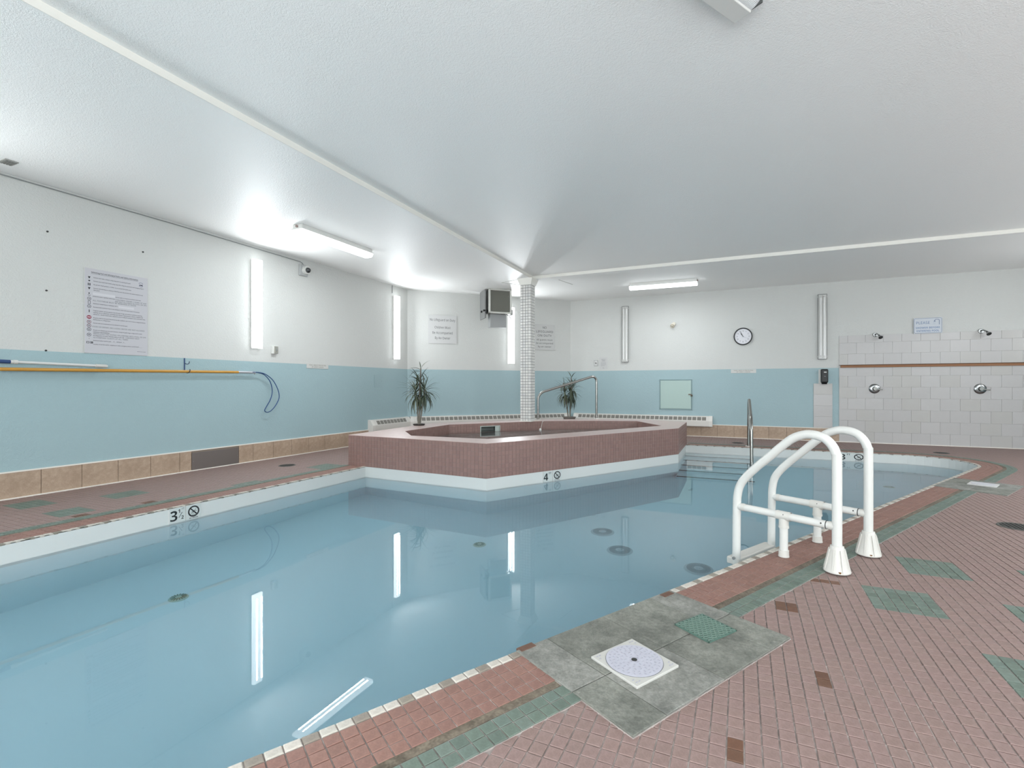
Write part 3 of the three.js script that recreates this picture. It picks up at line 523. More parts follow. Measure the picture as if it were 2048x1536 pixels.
// ---------------------------------------------------------------- dracaena plants
function plant(label, x, z, base, crowns, s) {
  const g = thing('potted_dracaena', label, 'plant', [x, 0, z], 0, 'plants round the spa'); seed = s;
  if (base) part('bowl', new THREE.LatheGeometry([[0, 0.001], [0.085, 0.001], [0.1, 0.02], [0.094, 0.024], [0.08, 0.012], [0, 0.012]].map(([r, y]) => new THREE.Vector2(r, y + SPA_H)), 28), std(0x38332f, 0.8), g, 'shallow dark bowl');
  else part('pot', new THREE.LatheGeometry([[0.0, 0], [0.09, 0], [0.125, 0.37], [0.135, 0.375], [0.135, 0.392], [0.12, 0.392], [0.115, 0.35], [0, 0.35]].map(([r, y]) => new THREE.Vector2(r, y)), 24), std(0x6a625c, 0.7), g);
  part('soil', base ? cyl(0.084, 0.084, 0.008, 0, SPA_H + 0.014, 0) : cyl(0.118, 0.118, 0.02, 0, 0.365, 0), std(0x2a2521, 0.95), g, 'dark soil');
  crowns.forEach(([cx, cz, cy, n, len], k) => {
    part('stem', tube([V(cx * 0.2, base ? SPA_H + 0.01 : 0.36, cz * 0.2), V(cx * 0.5, 0.36 + (cy - 0.36) * 0.45, cz * 0.5), V(cx, cy, cz)], 0.011, 16, 8), std(0x77736a, 0.9), g, 'thin grey stem');
    const leaves = [];
    for (let i = 0; i < n; i++) {
      const a = rnd() * Math.PI * 2, up = i / n, lift = up * up, L = len * rr(0.75, 1.1), w = rr(0.006, 0.0095), y0 = cy - 0.16 * (1 - up) + 0.02, pos = [], idx = [], seg = 7;
      const th0 = -0.25 + 1.6 * lift + rr(-0.2, 0.2), droop = rr(1.5, 2.5) * (1 - 0.75 * lift); let px = 0, py = 0;
      for (let q = 0; q <= seg; q++) { const u = q / seg, th = th0 - droop * u, ww = w * (1 - u * u) * (0.6 + 0.8 * Math.min(1, u * 4)); if (q) { px += Math.cos(th) * L / seg; py += Math.sin(th) * L / seg; } const r = px + 0.008; pos.push(Math.cos(a) * r - Math.sin(a) * ww, py, Math.sin(a) * r + Math.cos(a) * ww, Math.cos(a) * r, py - ww * 0.35, Math.sin(a) * r, Math.cos(a) * r + Math.sin(a) * ww * 1, py, Math.sin(a) * r - Math.cos(a) * ww); if (q) { const b = q * 3; idx.push(b - 3, b - 2, b, b - 2, b + 1, b, b - 2, b - 1, b + 1, b - 1, b + 2, b + 1); } }
      const lg = new THREE.BufferGeometry(); lg.setAttribute('position', new THREE.Float32BufferAttribute(pos, 3)); lg.setIndex(idx); lg.computeVertexNormals(); leaves.push(lg.toNonIndexed().translate(cx, y0, cz));
    }
    const f = part('foliage', mergeGeometries(leaves), std([0x47513f, 0x525a45, 0x3f4a3c][k % 3], 0.6, { side: THREE.DoubleSide }), g, 'narrow drooping dark green leaves'); f.userData.kind = 'stuff';
  });
  return g;
}
{ const p = onY(836, 850.5, SPA_H); plant('potted dracaena with drooping leaves in front of the diagonal wall', p.x + 0.02, p.z, true, [[0.03, 0.02, 1.12, 46, 0.30], [-0.06, 0.0, 0.96, 60, 0.33], [0.08, -0.04, 0.98, 60, 0.33], [0.02, -0.02, 1.33, 14, 0.24]], 31);
  const r = onY(1137, 834.5, 0.385); plant('potted dracaena with drooping leaves behind the spa handrail', r.x, r.z - 0.06, false, [[0.06, 0.0, 1.02, 50, 0.30], [-0.10, 0.02, 0.94, 50, 0.30], [0.02, -0.03, 0.90, 50, 0.32], [0.04, 0, 1.22, 12, 0.25], [-0.14, 0.0, 1.1, 8, 0.2]], 57); }

// ---------------------------------------------------------------- baseboard heaters
function heater(label, wallGroup, x0, x1, s) {
  const g = thing('baseboard_heater', label, 'heater', wallGroup.position.clone(), wallGroup.rotation.y, 'baseboard heaters'), l = x1 - x0, cx = (x0 + x1) / 2;
  const prof = new THREE.Shape([[0, 0], [0.105, 0], [0.115, 0.012], [0.115, 0.115], [0.06, 0.205], [0, 0.215]].map(([z, y]) => new THREE.Vector2(z, y)));
  const body = new THREE.ExtrudeGeometry(prof, { depth: l, bevelEnabled: false }).rotateY(-Math.PI / 2).translate(x1, 0.21, 0); body.computeVertexNormals();
  part('cabinet', body, std(0xcfcbc5, 0.5), g, 'cream metal cabinet');
  const n = Math.floor((l - 0.2) / 0.094), tilt = Math.atan2(0.09, 0.055);
  for (let i = 0; i < n; i++) part('grille_opening', new THREE.BoxGeometry(0.078, 0.076, 0.004).rotateX(-(Math.PI / 2 - tilt)).translate(cx + (i - (n - 1) / 2) * 0.094, 0.21 + 0.16, 0.0885), std(0x77746e, 0.7), g, 'grey grille opening');
  for (const s of [x0 + 0.03, x1 - 0.03]) part('end_cap', new THREE.ExtrudeGeometry(prof, { depth: 0.06, bevelEnabled: false }).rotateY(-Math.PI / 2).scale(1.07, 1.02, 1.03).translate(s + 0.032, 0.2085, 0), std(0xd6d2cc, 0.5), g);
  return g;
}
heater('cream baseboard heater with slanted grille on the long wall', wallLeft, Lx(-6.86), Lx(-7.97));
heater('cream baseboard heater with slanted grille along the diagonal wall', wallCorner, 0.10, CORNER_LEN - 0.02);
heater('cream baseboard heater with slanted grille below the access door', wallBack, 0.10, -0.527 - wb0[0]);

// ---------------------------------------------------------------- signs and notices
function sign(name, label, pos, turn, w, h, tex, group, thick = 0.004, border) {
  const g = thing(name, label, 'sign', pos, turn, group);
  part('plate', rbox(w, h, thick, 0, 0, thick / 2 + 0.002, 0.002), mBodyWhite, g);
  part('print', new THREE.PlaneGeometry(w - 0.002, h - 0.002).translate(0, 0, thick + 0.0026), std(0xe9e9e9, 0.4, { map: tex }), g);
  return g;
}
const ink = (g, c, size, bold = false) => { g.fillStyle = c; g.font = `${bold ? 'bold ' : ''}${size}px sans-serif`; };
const fitText = (g, s, x, y, wmax) => { const w = g.measureText(s).width; g.save(); g.translate(x, y); g.scale(Math.min(1, wmax / w) * (w < wmax ? wmax / w : 1), 1); g.fillText(s, 0, 0); g.restore(); };
{
  const rules = canvasTex(1024, 1536, (g, w, h) => {
    g.fillStyle = '#cfced3'; g.fillRect(0, 0, w, h); g.textBaseline = 'alphabetic';
    ink(g, '#2a2a30', 34, true); fitText(g, 'Swimming Pool and Whirlpool Rules and Safety Information', 95, 78, 760); g.fillRect(95, 88, 760, 4);
    const small = (s, y, x = 130, wm) => { ink(g, '#3a3a40', 23, true); if (wm) fitText(g, s, x, y, wm); else g.fillText(s, x, y); };
    const caps = (s, y, x, wm) => { ink(g, '#55555c', 34); fitText(g, s, x, y, wm); };
    small('Patrons must take a shower using soap prior to entering the pool.', 168, 130, 600);
    small('Patrons must wash their hands using soap after using the washroom and changing diapers.', 232, 130, 830);
    small('No person shall pollute, or litter, in or around the pool area.', 296, 130, 610);
    small('Persons with diarrhea or a history of diarrhea over the previous two weeks should not use', 362, 130, 810); small('the pool.', 396, 130);
    g.fillStyle = '#dedde1'; g.fillRect(120, 430, 350, 44);
    small('patrons who is or may be incontinent must wear', 470, 475, 430); small('protective water-repellent swim wear', 508, 120, 350);
    caps('CHILDREN UNDER 5 YEARS OF AGE', 520, 475, 530); caps('ARE NOT ALLOWED IN POOL OR SPA', 556, 465, 540);
    caps('ALL FOOTWEAR MUST BE REMOVED AT DOOR', 588, 120, 700);
    small('Maximum temperature in whirlpool: 40° C', 640, 125, 390); g.fillStyle = '#dedde1'; g.fillRect(525, 618, 260, 40);
    small('Recommended maximum time in the whirlpool, steam and sauna room is 10 minutes.', 704, 125, 760);
    small('Pregnant women, persons greater than 65 years of age and medical conditions requiring', 768, 125, 800); small('ongoing care or a physician, including heart disease, hypertension, seizures, diabetes and', 802, 125, 815); small('obesity etc., should consult with a physician prior to using the whirlpool, sauna and steam room.', 836, 125, 860);
    small('No patron shall use the pool if the person has skin conditions, eye or ear or nose or a diagnosed disease', 900, 125, 860); small('Authority or a Physician.', 934, 125);
    small('Persons who are intoxicated are not allowed to use the pool.', 996, 125, 550);
    caps('FOOD OR DRINKS INCLUDING WATER ARE NOT ALLOWED', 1064, 110, 860);
    small('No pets are allowed past the pool entrance, except for guide dogs or dogs used to assist', 1124, 125, 800); small('individuals with disabilities.', 1158, 125, 260);
    caps('ABSOLUTELY NO DIVING OR JUMPING INTO POOL OR SPA', 1192, 125, 870);
    small('No lifeguard is on duty. Patrons swim at own risk.', 1222, 125, 500); caps('A RESIDENT MUST', 1226, 640, 240); caps('ACCOMPANY GUESTS AT ALL TIMES', 1262, 125, 560);
    small('Maximum bather load for pool ___ 15 ___ whirlpool __ 5 __', 1314, 125, 510); small('Location of the first aid kit, telephone or other emergency device, can be found ____ __', 1382, 125, 800);
    ink(g, '#3a3a40', 14, true); g.fillText('Environmental Health', 840, 1470);
    g.strokeStyle = '#2c2f6b'; g.lineWidth = 6; g.beginPath(); g.arc(905, 150, 40, Math.PI * 1.15, Math.PI * 1.85); g.stroke(); g.beginPath(); g.arc(905, 150, 40, Math.PI * 0.2, Math.PI * 0.8); g.stroke();
    g.fillStyle = '#20223c'; g.beginPath(); g.moveTo(868, 168); g.lineTo(890, 146); g.lineTo(905, 156); g.lineTo(922, 142); g.lineTo(944, 168); g.closePath(); g.fill();
    const cx = 66; g.lineWidth = 6; g.fillStyle = '#26262c';
    const tri = (y) => { g.beginPath(); g.moveTo(cx - 20, y - 16); g.lineTo(cx + 20, y - 16); g.lineTo(cx + 4, y + 20); g.lineTo(cx - 4, y + 20); g.fill(); };
    tri(165); g.fillRect(cx - 12, 215, 26, 22); g.fillRect(cx - 20, 270, 14, 44); g.fillRect(cx + 4, 270, 14, 44); tri(362); g.fillRect(cx - 8, 440, 14, 30); g.strokeStyle = '#26262c'; g.beginPath(); g.arc(cx, 478, 18, 0.2, Math.PI - 0.2); g.stroke();
    for (const y of [550, 690]) { g.beginPath(); g.arc(cx, y, 26, 0, 7); g.stroke(); g.fillRect(cx - 10, y - 4, 22, 10); }
    g.strokeRect(cx - 16, 592, 32, 56); g.fillRect(cx - 6, 750, 12, 50);
    g.fillStyle = '#8e1f3a'; g.beginPath(); g.ellipse(cx - 2, 886, 36, 32, 0, 0, 7); g.fill(); g.fillStyle = '#e9d8de'; g.fillRect(cx - 28, 878, 52, 15);
    for (const [y, c] of [[972, '#6d2438'], [1040, '#552636'], [1108, '#34303a'], [1204, '#3b3b44']]) { g.strokeStyle = c; g.lineWidth = 7; g.beginPath(); g.arc(cx - 2, y, 28, 0, 7); g.stroke(); g.fillStyle = '#3a3a42'; g.fillRect(cx - 10, y - 10, 16, 20); }
    g.fillStyle = '#26262c'; g.fillRect(cx - 4, 1268, 6, 12); g.strokeStyle = '#26262c'; g.strokeRect(28, 1330, 36, 28); g.strokeRect(84, 1330, 36, 28); g.fillRect(96, 1336, 18, 16);
  });
  sign('rules_sign', 'large pale grey board of printed pool rules on the long wall', [WX, 1.816, -3.028], Math.PI / 2, 0.575, 0.875, rules, undefined, 0.006);
  const p = onC(885, 659.5, 0.005);
  const duty = canvasTex(640, 640, (g, w, h) => { g.fillStyle = '#d3d3d2'; g.fillRect(0, 0, w, h); ink(g, '#4a4a4a', 74); g.textAlign = 'center'; const ln = (s, y, wm) => { const q = g.measureText(s).width; g.save(); g.translate(w / 2, y); g.scale(wm / q, 1); g.fillText(s, 0, 0); g.restore(); }; ln('No Lifeguard on Duty', 132, 570); ln('Children Must', 302, 360); ln('Be Accompanied', 424, 460); ln('By An Owner', 542, 350); });
  sign('notice_sign', 'white square sign reading No Lifeguard on Duty, Children Must Be Accompanied', [p.x, 2.205, p.z], Math.PI / 4, 0.595, 0.585, duty, 'no lifeguard signs');
  const q = onC(1089, 667, 0.005);
  const duty2 = canvasTex(640, 768, (g, w, h) => { g.fillStyle = '#cdcdcb'; g.fillRect(0, 0, w, h); ink(g, '#333333', 92); g.textAlign = 'center'; const ln = (s, y, wm, f = 92) => { ink(g, '#383838', f); const k = g.measureText(s).width; g.save(); g.translate(w / 2, y); g.scale(wm / k, 1); g.fillText(s, 0, 0); g.restore(); }; ln('NO', 130, 130); ln('LIFEGUARD', 252, 540); ln('ON DUTY', 368, 440); ln('All guests must', 488, 500, 70); ln('be accompanied', 590, 540, 70); ln('by an owner', 692, 420, 70); });
  sign('notice_sign', 'curling white sign reading NO LIFEGUARD ON DUTY behind the column', [q.x, 2.13, q.z], Math.PI / 4, 0.50, 0.575, duty2, 'no lifeguard signs');
  const cam = canvasTex(640, 112, (g, w, h) => { g.fillStyle = '#d8d8d4'; g.fillRect(0, 0, w, h); g.textAlign = 'center'; ink(g, '#77766e', 42); g.fillText('POOL AREA IS PROTECTED', w / 2, 50); g.fillText('BY VIDEO CAMERA', w / 2, 95); });
  sign('camera_notice', 'small strip sign POOL AREA IS PROTECTED BY VIDEO CAMERA on long wall', [WX, 1.352, -5.725], Math.PI / 2, 0.43, 0.075, cam, 'video camera strips', 0.004);
  sign('camera_notice', 'small strip sign POOL AREA IS PROTECTED BY VIDEO CAMERA below the clock', [0.05, 1.333, WZ], 0, 0.46, 0.075, cam, 'video camera strips', 0.004);
  const shower = canvasTex(640, 448, (g, w, h) => { g.fillStyle = '#d4dae2'; g.fillRect(0, 0, w, h); g.strokeStyle = '#5f7392'; g.lineWidth = 8; g.beginPath(); g.roundRect(14, 14, w - 28, h - 28, 34); g.stroke(); ink(g, '#4a6ba0', 104); fitText(g, 'PLEASE', 48, 178, 320); ink(g, '#6d86b0', 74, true); fitText(g, 'SHOWER BEFORE', 44, 310, 545); fitText(g, 'ENTERING POOL', 62, 400, 510); g.strokeStyle = '#4f658c'; g.lineWidth = 12; g.beginPath(); g.moveTo(572, 205); g.lineTo(572, 85); g.quadraticCurveTo(570, 56, 535, 56); g.lineTo(500, 56); g.quadraticCurveTo(478, 60, 470, 92); g.stroke(); g.fillStyle = '#3e5680'; g.beginPath(); g.moveTo(444, 116); g.lineTo(494, 116); g.lineTo(472, 84); g.fill(); g.strokeStyle = '#93a2ba'; g.lineWidth = 4; for (let i = 0; i < 4; i++) { g.beginPath(); g.setLineDash([8, 10]); g.moveTo(448 + i * 14, 124); g.lineTo(425 + i * 20, 205); g.stroke(); } });
  sign('shower_sign', 'white and blue sign PLEASE SHOWER BEFORE ENTERING POOL', [2.997, 2.094, WZ + 0.018], 0, 0.405, 0.275, shower);
  const paper = canvasTex(256, 320, (g, w, h) => { g.fillStyle = '#d5d5d4'; g.fillRect(0, 0, w, h); g.fillStyle = '#56575a'; g.textAlign = 'center'; ink(g, '#55565a', 24, true); g.fillText('NOTICE TO', w / 2, 68); g.fillText('PATRONS', w / 2, 106); g.fillStyle = '#9c9da0'; for (let i = 0; i < 5; i++) g.fillRect(44, 138 + i * 24, i === 4 ? 120 : 160, 6); g.fillStyle = '#7d7e80'; g.fillRect(100, 292, 50, 8); });
  sign('paper_notice', 'small white paper notice beside a switch plate', [-2.80, 1.548, WZ], 0, 0.185, 0.26, paper, undefined, 0.002);
}
// depth markers: pairs of tiles in the waterline band
function noDive(g, w, dark) { g.strokeStyle = dark; g.lineWidth = 24; g.beginPath(); g.arc(w / 2, 118, 84, 0, 7); g.stroke(); g.lineWidth = 6; g.beginPath(); g.moveTo(80, 160); g.lineTo(128, 118); g.lineTo(168, 80); g.moveTo(128, 118); g.lineTo(112, 172); g.moveTo(128, 118); g.lineTo(158, 168); g.moveTo(82, 128); g.lineTo(116, 120); g.moveTo(140, 112); g.lineTo(180, 118); g.moveTo(90, 184); g.lineTo(166, 184); g.stroke(); g.lineWidth = 20; g.beginPath(); g.moveTo(70, 58); g.lineTo(186, 178); g.stroke(); ink(g, dark, 28, true); g.textAlign = 'center'; g.fillText('NO DIVING', w / 2, 240); }
function marker(label, text, frac, x, z, turn, width) {
  const g = thing('depth_marker', label, 'marker', [x, -0.068, z], turn, 'pool depth markers'), H = 0.13;
  const num = canvasTex(256, 256, (c, w, h) => { c.fillStyle = '#c4c9c7'; c.fillRect(0, 0, w, h); ink(c, '#10181a', 238, true); c.textAlign = 'left'; c.save(); c.translate(8, 216); c.scale(0.98, 1); c.fillText(text, 0, 0); c.restore(); if (frac) { ink(c, '#10181a', 84, true); c.fillText('1', 136, 92); ink(c, '#10181a', 80, true); c.fillText('2', 188, 206); c.strokeStyle = '#10181a'; c.lineWidth = 9; c.beginPath(); c.moveTo(206, 88); c.lineTo(150, 176); c.stroke(); ink(c, '#3a4749', 44); c.fillText('FT', 196, 48); } else { ink(c, '#3a4749', 66, true); c.fillText('FT', 150, 72); } });
  const div = canvasTex(256, 256, (c, w, h) => { c.fillStyle = '#c4c9c7'; c.fillRect(0, 0, w, h); noDive(c, w, '#1c1a1e'); });
  for (const [k, t, l] of [[-1, num, 'depth figure tile'], [1, div, 'no diving symbol tile']]) { part('marker_tile', box(width - 0.004, H, 0.006, k * width / 2, 0, 0.003), mTile, g, l); part('print', new THREE.PlaneGeometry(width - 0.006, H - 0.002).translate(k * width / 2, 0, 0.0066), std(0xffffff, 0.3, { map: t }), g); }
  return g;
}
marker('tile pair in the waterline of the long pool side, reading 3 1/2 FT', '3', true, LEFTX, -2.68, Math.PI / 2, 0.135);
{ const u = [spaC[0] - spaB[0], spaC[1] - spaB[1]], l = Math.hypot(...u), ux = u[0] / l, uz = u[1] / l, d = dir(1104.5, 955), // along the spa face
    t = (spaB[0] * uz - spaB[1] * ux) / (d.x * uz - d.z * ux); marker('tile pair under the spa wall, reading 4 FT beside a no diving symbol', '4', false, d.x * t + 0.001, d.z * t + 0.001, Math.atan2(-uz, ux), 0.145); }
{ const d = hit(1704, 922, (q) => BACKZ / q.z); marker('tile pair at the shallow end below the showers, reading 3 FT', '3', false, d.x, BACKZ, 0, 0.175); }

// ---------------------------------------------------------------- clock
const clock = thing('wall_clock', 'round black-rimmed clock with white face on the end wall', 'clock', [0.042, 2.024, WZ + 0.002]);
part('rim', new THREE.LatheGeometry([[0.150, 0], [0.172, 0], [0.172, 0.03], [0.166, 0.038], [0.157, 0.036], [0.152, 0.024]].map(([r, y]) => new THREE.Vector2(r, y)), 48).rotateX(Math.PI / 2), mBlack, clock, 'black plastic rim');
part('dial', new THREE.CircleGeometry(0.155, 48).translate(0, 0, 0.020), std(0xffffff, 0.5, { map: canvasTex(512, 512, (g, w) => { g.fillStyle = '#d9d9de'; g.fillRect(0, 0, w, w); g.textAlign = 'center'; g.textBaseline = 'middle'; ink(g, '#26262a', 58); for (let i = 1; i <= 12; i++) { const a = i * Math.PI / 6; g.fillText(String(i), 256 + Math.sin(a) * 178, 256 - Math.cos(a) * 178); } for (let i = 0; i < 60; i++) { const a = i * Math.PI / 30; g.beginPath(); g.arc(256 + Math.sin(a) * 232, 256 - Math.cos(a) * 232, 2.4, 0, 7); g.fill(); } }) }), clock, 'white dial with black numerals');
part('back', cylZ(0.16, 0.16, 0.016, 0, 0, 0.008, 40), mBlack, clock);
for (const [n, l, w, a] of [['hour_hand', 0.085, 0.008, -0.62], ['minute_hand', 0.118, 0.006, -0.48]]) part(n, box(w, l, 0.003, 0, l / 2 - 0.012, 0).rotateZ(-a).translate(0, 0, 0.025), mBlack, clock);
part('second_hand', box(0.002, 0.12, 0.002, 0, 0.05, 0).rotateZ(-2.0).translate(0, 0, 0.028), mGrey, clock);

// ---------------------------------------------------------------- shower fittings
for (const [x, y, lab] of [[2.235, 1.965, 'chrome shower head left of the shower sign'], [3.722, 1.965, 'chrome shower head right of the shower sign']]) {
  const g = thing('wall_shower', x < 3 ? 'chrome shower head above the rail nearest the soap dispenser' : 'chrome shower head beside the blue shower sign, away from the soap dispenser', 'shower head', [x, y, WZ + 0.012], 0, 'shower heads');
  part('escutcheon', cylZ(0.036, 0.042, 0.014, 0, 0, 0.007), mChrome, g);
  part('arm', tube([V(0, 0, 0), V(0.004, 0.012, 0.06), V(0.03, -0.02, 0.13)], 0.0105, 20, 10), mChrome, g);
  part('spray_head', new THREE.LatheGeometry([[0, 0.05], [0.014, 0.05], [0.018, 0.03], [0.036, 0.0], [0.036, -0.008], [0, -0.008]].map(([r, q]) => new THREE.Vector2(r, q)), 24).rotateX(-0.75).rotateY(0.4).translate(0.045, -0.062, 0.16), mChrome, g);
  part('spray_face', cyl(0.031, 0.031, 0.004, 0, -0.010, 0).rotateX(-0.75).rotateY(0.4).translate(0.045, -0.062, 0.16), mDark, g, 'dark spray face');
}
for (const [x, lab] of [[2.222, 'round chrome shower valve below the rail nearest the soap dispenser'], [3.710, 'round chrome shower valve below the rail, further from the soap dispenser']]) {
  const g = thing('shower_valve', lab, 'shower valve', [x, 0.99, WZ + 0.012], 0, 'shower valves');
  part('plate', new THREE.LatheGeometry([[0, 0.022], [0.05, 0.022], [0.078, 0.015], [0.087, 0.004], [0.087, 0]].map(([r, q]) => new THREE.Vector2(r, q)), 40).rotateX(Math.PI / 2), mChrome, g, 'round chrome plate');
  part('hub', cylZ(0.030, 0.037, 0.05, 0, 0, 0.045), mSteel, g);
  part('lever', rbox(0.115, 0.02, 0.016, 0.055, -0.006, 0.066, 0.007).rotateZ(-0.08), mSteel, g);
}
const soap = thing('soap_dispenser', 'black wall soap dispenser above a narrow tiled strip', 'dispenser', [1.425, 1.215, WZ]);
part('back_plate', rbox(0.15, 0.27, 0.02, -0.005, 0, 0.010, 0.006), mBodyWhite, soap, 'white back plate');
part('body', rbox(0.118, 0.255, 0.085, 0.008, 0.012, 0.062, 0.022), mBlack, soap);
part('nozzle', new THREE.CylinderGeometry(0.055, 0.04, 0.035, 20).translate(0.008, -0.125, 0.06), mBlack, soap);
part('window', rbox(0.042, 0.018, 0.004, 0.016, 0.08, 0.1055, 0.0015), mBodyWhite, soap, 'white window');
part('button', new THREE.SphereGeometry(0.014, 14, 10).scale(1, 0.7, 0.4).translate(0.012, 0.002, 0.105), mChrome, soap, 'chrome button');

// ---------------------------------------------------------------- items on the end wall
const door = thing('access_door', 'square pale green metal access door with a hasp in the blue wall', 'door', [-1.252, 0.858, WZ]);
part('frame', merge([box(0.66, 0.012, 0.01, 0, 0.312, 0.005), box(0.66, 0.012, 0.01, 0, -0.312, 0.005), box(0.012, 0.63, 0.01, -0.324, 0, 0.005), box(0.012, 0.63, 0.01, 0.324, 0, 0.005)]), std(0x7f9898, 0.5), door, 'grey green frame');
part('leaf', rbox(0.618, 0.588, 0.008, 0, 0, 0.008, 0.002), std(0xa9bfb9, 0.5), door, 'pale green door leaf');
part('hasp', rbox(0.07, 0.022, 0.016, 0.29, 0.005, 0.018, 0.004), std(0x6f6a5e, 0.5, { metalness: 0.6 }), door, 'brown metal hasp');
part('padlock', merge([rbox(0.036, 0.034, 0.02, 0.322, -0.02, 0.024, 0.004)]), std(0x4f493c, 0.5, { metalness: 0.6 }), door, 'dark padlock');
const horn = thing('wall_device', 'small cream swivel speaker high on the end wall', 'speaker', [-1.30, 2.32, WZ]);
part('mount', cylZ(0.035, 0.04, 0.03, 0.012, 0.02, 0.015, 20), std(0xd8d2c4, 0.5), horn);
part('head', new THREE.CylinderGeometry(0.028, 0.036, 0.07, 18).rotateX(1.2).rotateZ(0.3).translate(-0.008, -0.014, 0.055), std(0xddd7c9, 0.5), horn);
part('rim', new THREE.TorusGeometry(0.034, 0.006, 8, 20).rotateX(0.35).translate(-0.012, -0.032, 0.09), std(0xb6aa94, 0.6), horn);
const sw = thing('switch_plate', 'small framed switch plate beside the paper notice', 'switch', [-2.972, 1.55, WZ]);
part('plate', rbox(0.078, 0.115, 0.008, 0, 0, 0.004, 0.003), std(0xc9c9c7, 0.4), sw); part('surround', merge([box(0.088, 0.006, 0.006, 0, 0.06, 0.003), box(0.088, 0.006, 0.006, 0, -0.06, 0.003), box(0.006, 0.12, 0.006, 0.042, 0, 0.003), box(0.006, 0.12, 0.006, -0.042, 0, 0.003)]), mGrey, sw, 'grey edge'); part('toggle', rbox(0.014, 0.026, 0.02, 0, 0, 0.016, 0.004), mDark, sw, 'dark toggle');

// ---------------------------------------------------------------- items on the long wall
const swb = thing('switch_box', 'small steel surface switch box below the dome camera on white paint', 'switch', [WX, 1.556, -4.935], Math.PI / 2);
part('box', rbox(0.085, 0.115, 0.045, 0, 0, 0.0225, 0.005), mBodyWhite, swb); part('cover', rbox(0.062, 0.105, 0.006, 0.006, 0, 0.047, 0.002), std(0xa9a8a0, 0.35, { metalness: 0.6 }), swb, 'steel cover'); part('toggle', rbox(0.012, 0.03, 0.016, 0.006, 0, 0.055, 0.003), mGrey, swb);
const blank = thing('blank_plate', 'small cover plate painted over in the blue of the long wall', 'plate', [WX, 1.129, -7.127], Math.PI / 2);
part('plate', rbox(0.215, 0.225, 0.006, 0, 0, 0.003, 0.002), mBlue, blank); part('screw', cylZ(0.004, 0.004, 0.003, 0.09, 0, 0.007, 8), mGrey, blank);
const dome = thing('dome_camera', 'white dome security camera with dark eye on the long wall', 'camera', [WX, 2.812, -5.46], Math.PI / 2);
part('bracket', rbox(0.15, 0.17, 0.03, -0.02, -0.005, 0.015, 0.008), std(0xa7a9a9, 0.5), dome, 'grey mounting box');
part('base', cylZ(0.062, 0.066, 0.05, 0.005, 0, 0.055, 28), mBodyWhite, dome, 'white base');
part('eye', new THREE.SphereGeometry(0.042, 24, 16).translate(0.005, -0.004, 0.085), phys({ color: 0x25272a, roughness: 0.08, clearcoat: 1 }), dome, 'dark glossy eye');
const wire = thing('camera_wire', 'thin grey cable running along the top of the long wall', 'cable');
part('cable', pipe([V(WX + 0.008, 2.963, 0.5), V(WX + 0.008, 2.955, -3.6), V(WX + 0.008, 2.93, -5.42), V(WX + 0.008, 2.88, -5.46)], [0.05, 0.03], 0.006, 8), std(0x8d908f, 0.6), wire);
const pigtail = thing('lamp_wire', 'short grey conduit above the corner wall lamp', 'cable', [WX, 2.90, -7.52], Math.PI / 2);
part('conduit', cyl(0.006, 0.006, 0.15, 0, 0, 0.008, 8), mGrey, pigtail);
const dots = [[95, 463, 'tiny dark screw high in the white wall, well above the rules sign'], [286, 504, 'tiny dark screw just above the corner of the rules sign'], [93, 581, 'tiny dark screw level with the top of the rules sign'], [92, 701, 'tiny dark screw at the edge of the blue paint beside the rules sign']];
dots.forEach(([px, py, lab]) => { const p = onL(px, py, 0.003), g = thing('wall_screw', lab, 'screw', [WX, p.y, p.z], Math.PI / 2, 'screws in the long wall'); part('head', cylZ(0.008, 0.009, 0.008, 0, 0, 0.004, 10), mDark, g); });

// poles on the wall
const pole = thing('rescue_hook', 'long yellow pole with a blue looped hook hung along the blue wall', 'pole', [WX + 0.055, 1.222, -4.36], Math.PI / 2);
{
  const L = 4.2; part('shaft', cylX(0.0165, 0.0165, L, -L / 2, 0, 0, 16).rotateZ(0.014), std(0xbe8c3a, 0.4), pole, 'yellow shaft');
  part('ferrule', cylX(0.0155, 0.0155, 0.25, 0.12, 0.001, 0, 16), std(0xcdd0d6, 0.3, { metalness: 0.7 }), pole, 'silver end');
  part('bolt', cyl(0.006, 0.006, 0.045, 0.235, -0.004, 0, 10), mGrey, pole);
  // loop traced on the wall plane
  const q = (x, y) => { const p = onL(340 + x / 7.877, 700 + y / 7.877, 0.05); return V(-(p.z + 4.36), p.y - 1.222, 0); };
  const a = [[1285, 352], [1390, 358], [1480, 392], [1560, 480], [1598, 590], [1600, 690], [1570, 790], [1520, 880], [1487, 940], [1490, 965], [1525, 980], [1570, 962], [1640, 890], [1700, 780], [1708, 700], [1680, 600], [1620, 490], [1550, 420], [1470, 372], [1390, 355], [1285, 349]].map(([x, y]) => q(x, y));
  a.forEach((v, i) => { v.z = 0.004 * Math.sin(i * 0.3) + (i > 10 ? 0.012 : 0); });
  part('hook_loop', tube(a, 0.0062, 160, 8), std(0x274a78, 0.4), pole, 'blue loop');
}
const pole2 = thing('net_pole', 'white telescopic pole with blue end lying above the yellow pole', 'pole', [WX + 0.06, 1.2525, -2.55], Math.PI / 2);
part('shaft', cylX(0.0125, 0.0125, 0.72, 0, 0, 0, 16), std(0xcfd0ce, 0.35), pole2, 'pale grey shaft');
part('grip', cylX(0.017, 0.0165, 0.095, 0.305, 0, 0, 16), mPVC2, pole2, 'white end grip');
part('collar', merge([cylX(0.019, 0.019, 0.028, -0.345, 0, 0, 16), cylX(0.016, 0.016, 0.02, -0.37, 0, 0, 16)]), mPVC, pole2, 'white collar');
part('outer_shaft', cylX(0.0175, 0.0175, 1.6, -1.18, 0, 0, 16), std(0x24416f, 0.35), pole2, 'dark blue shaft');
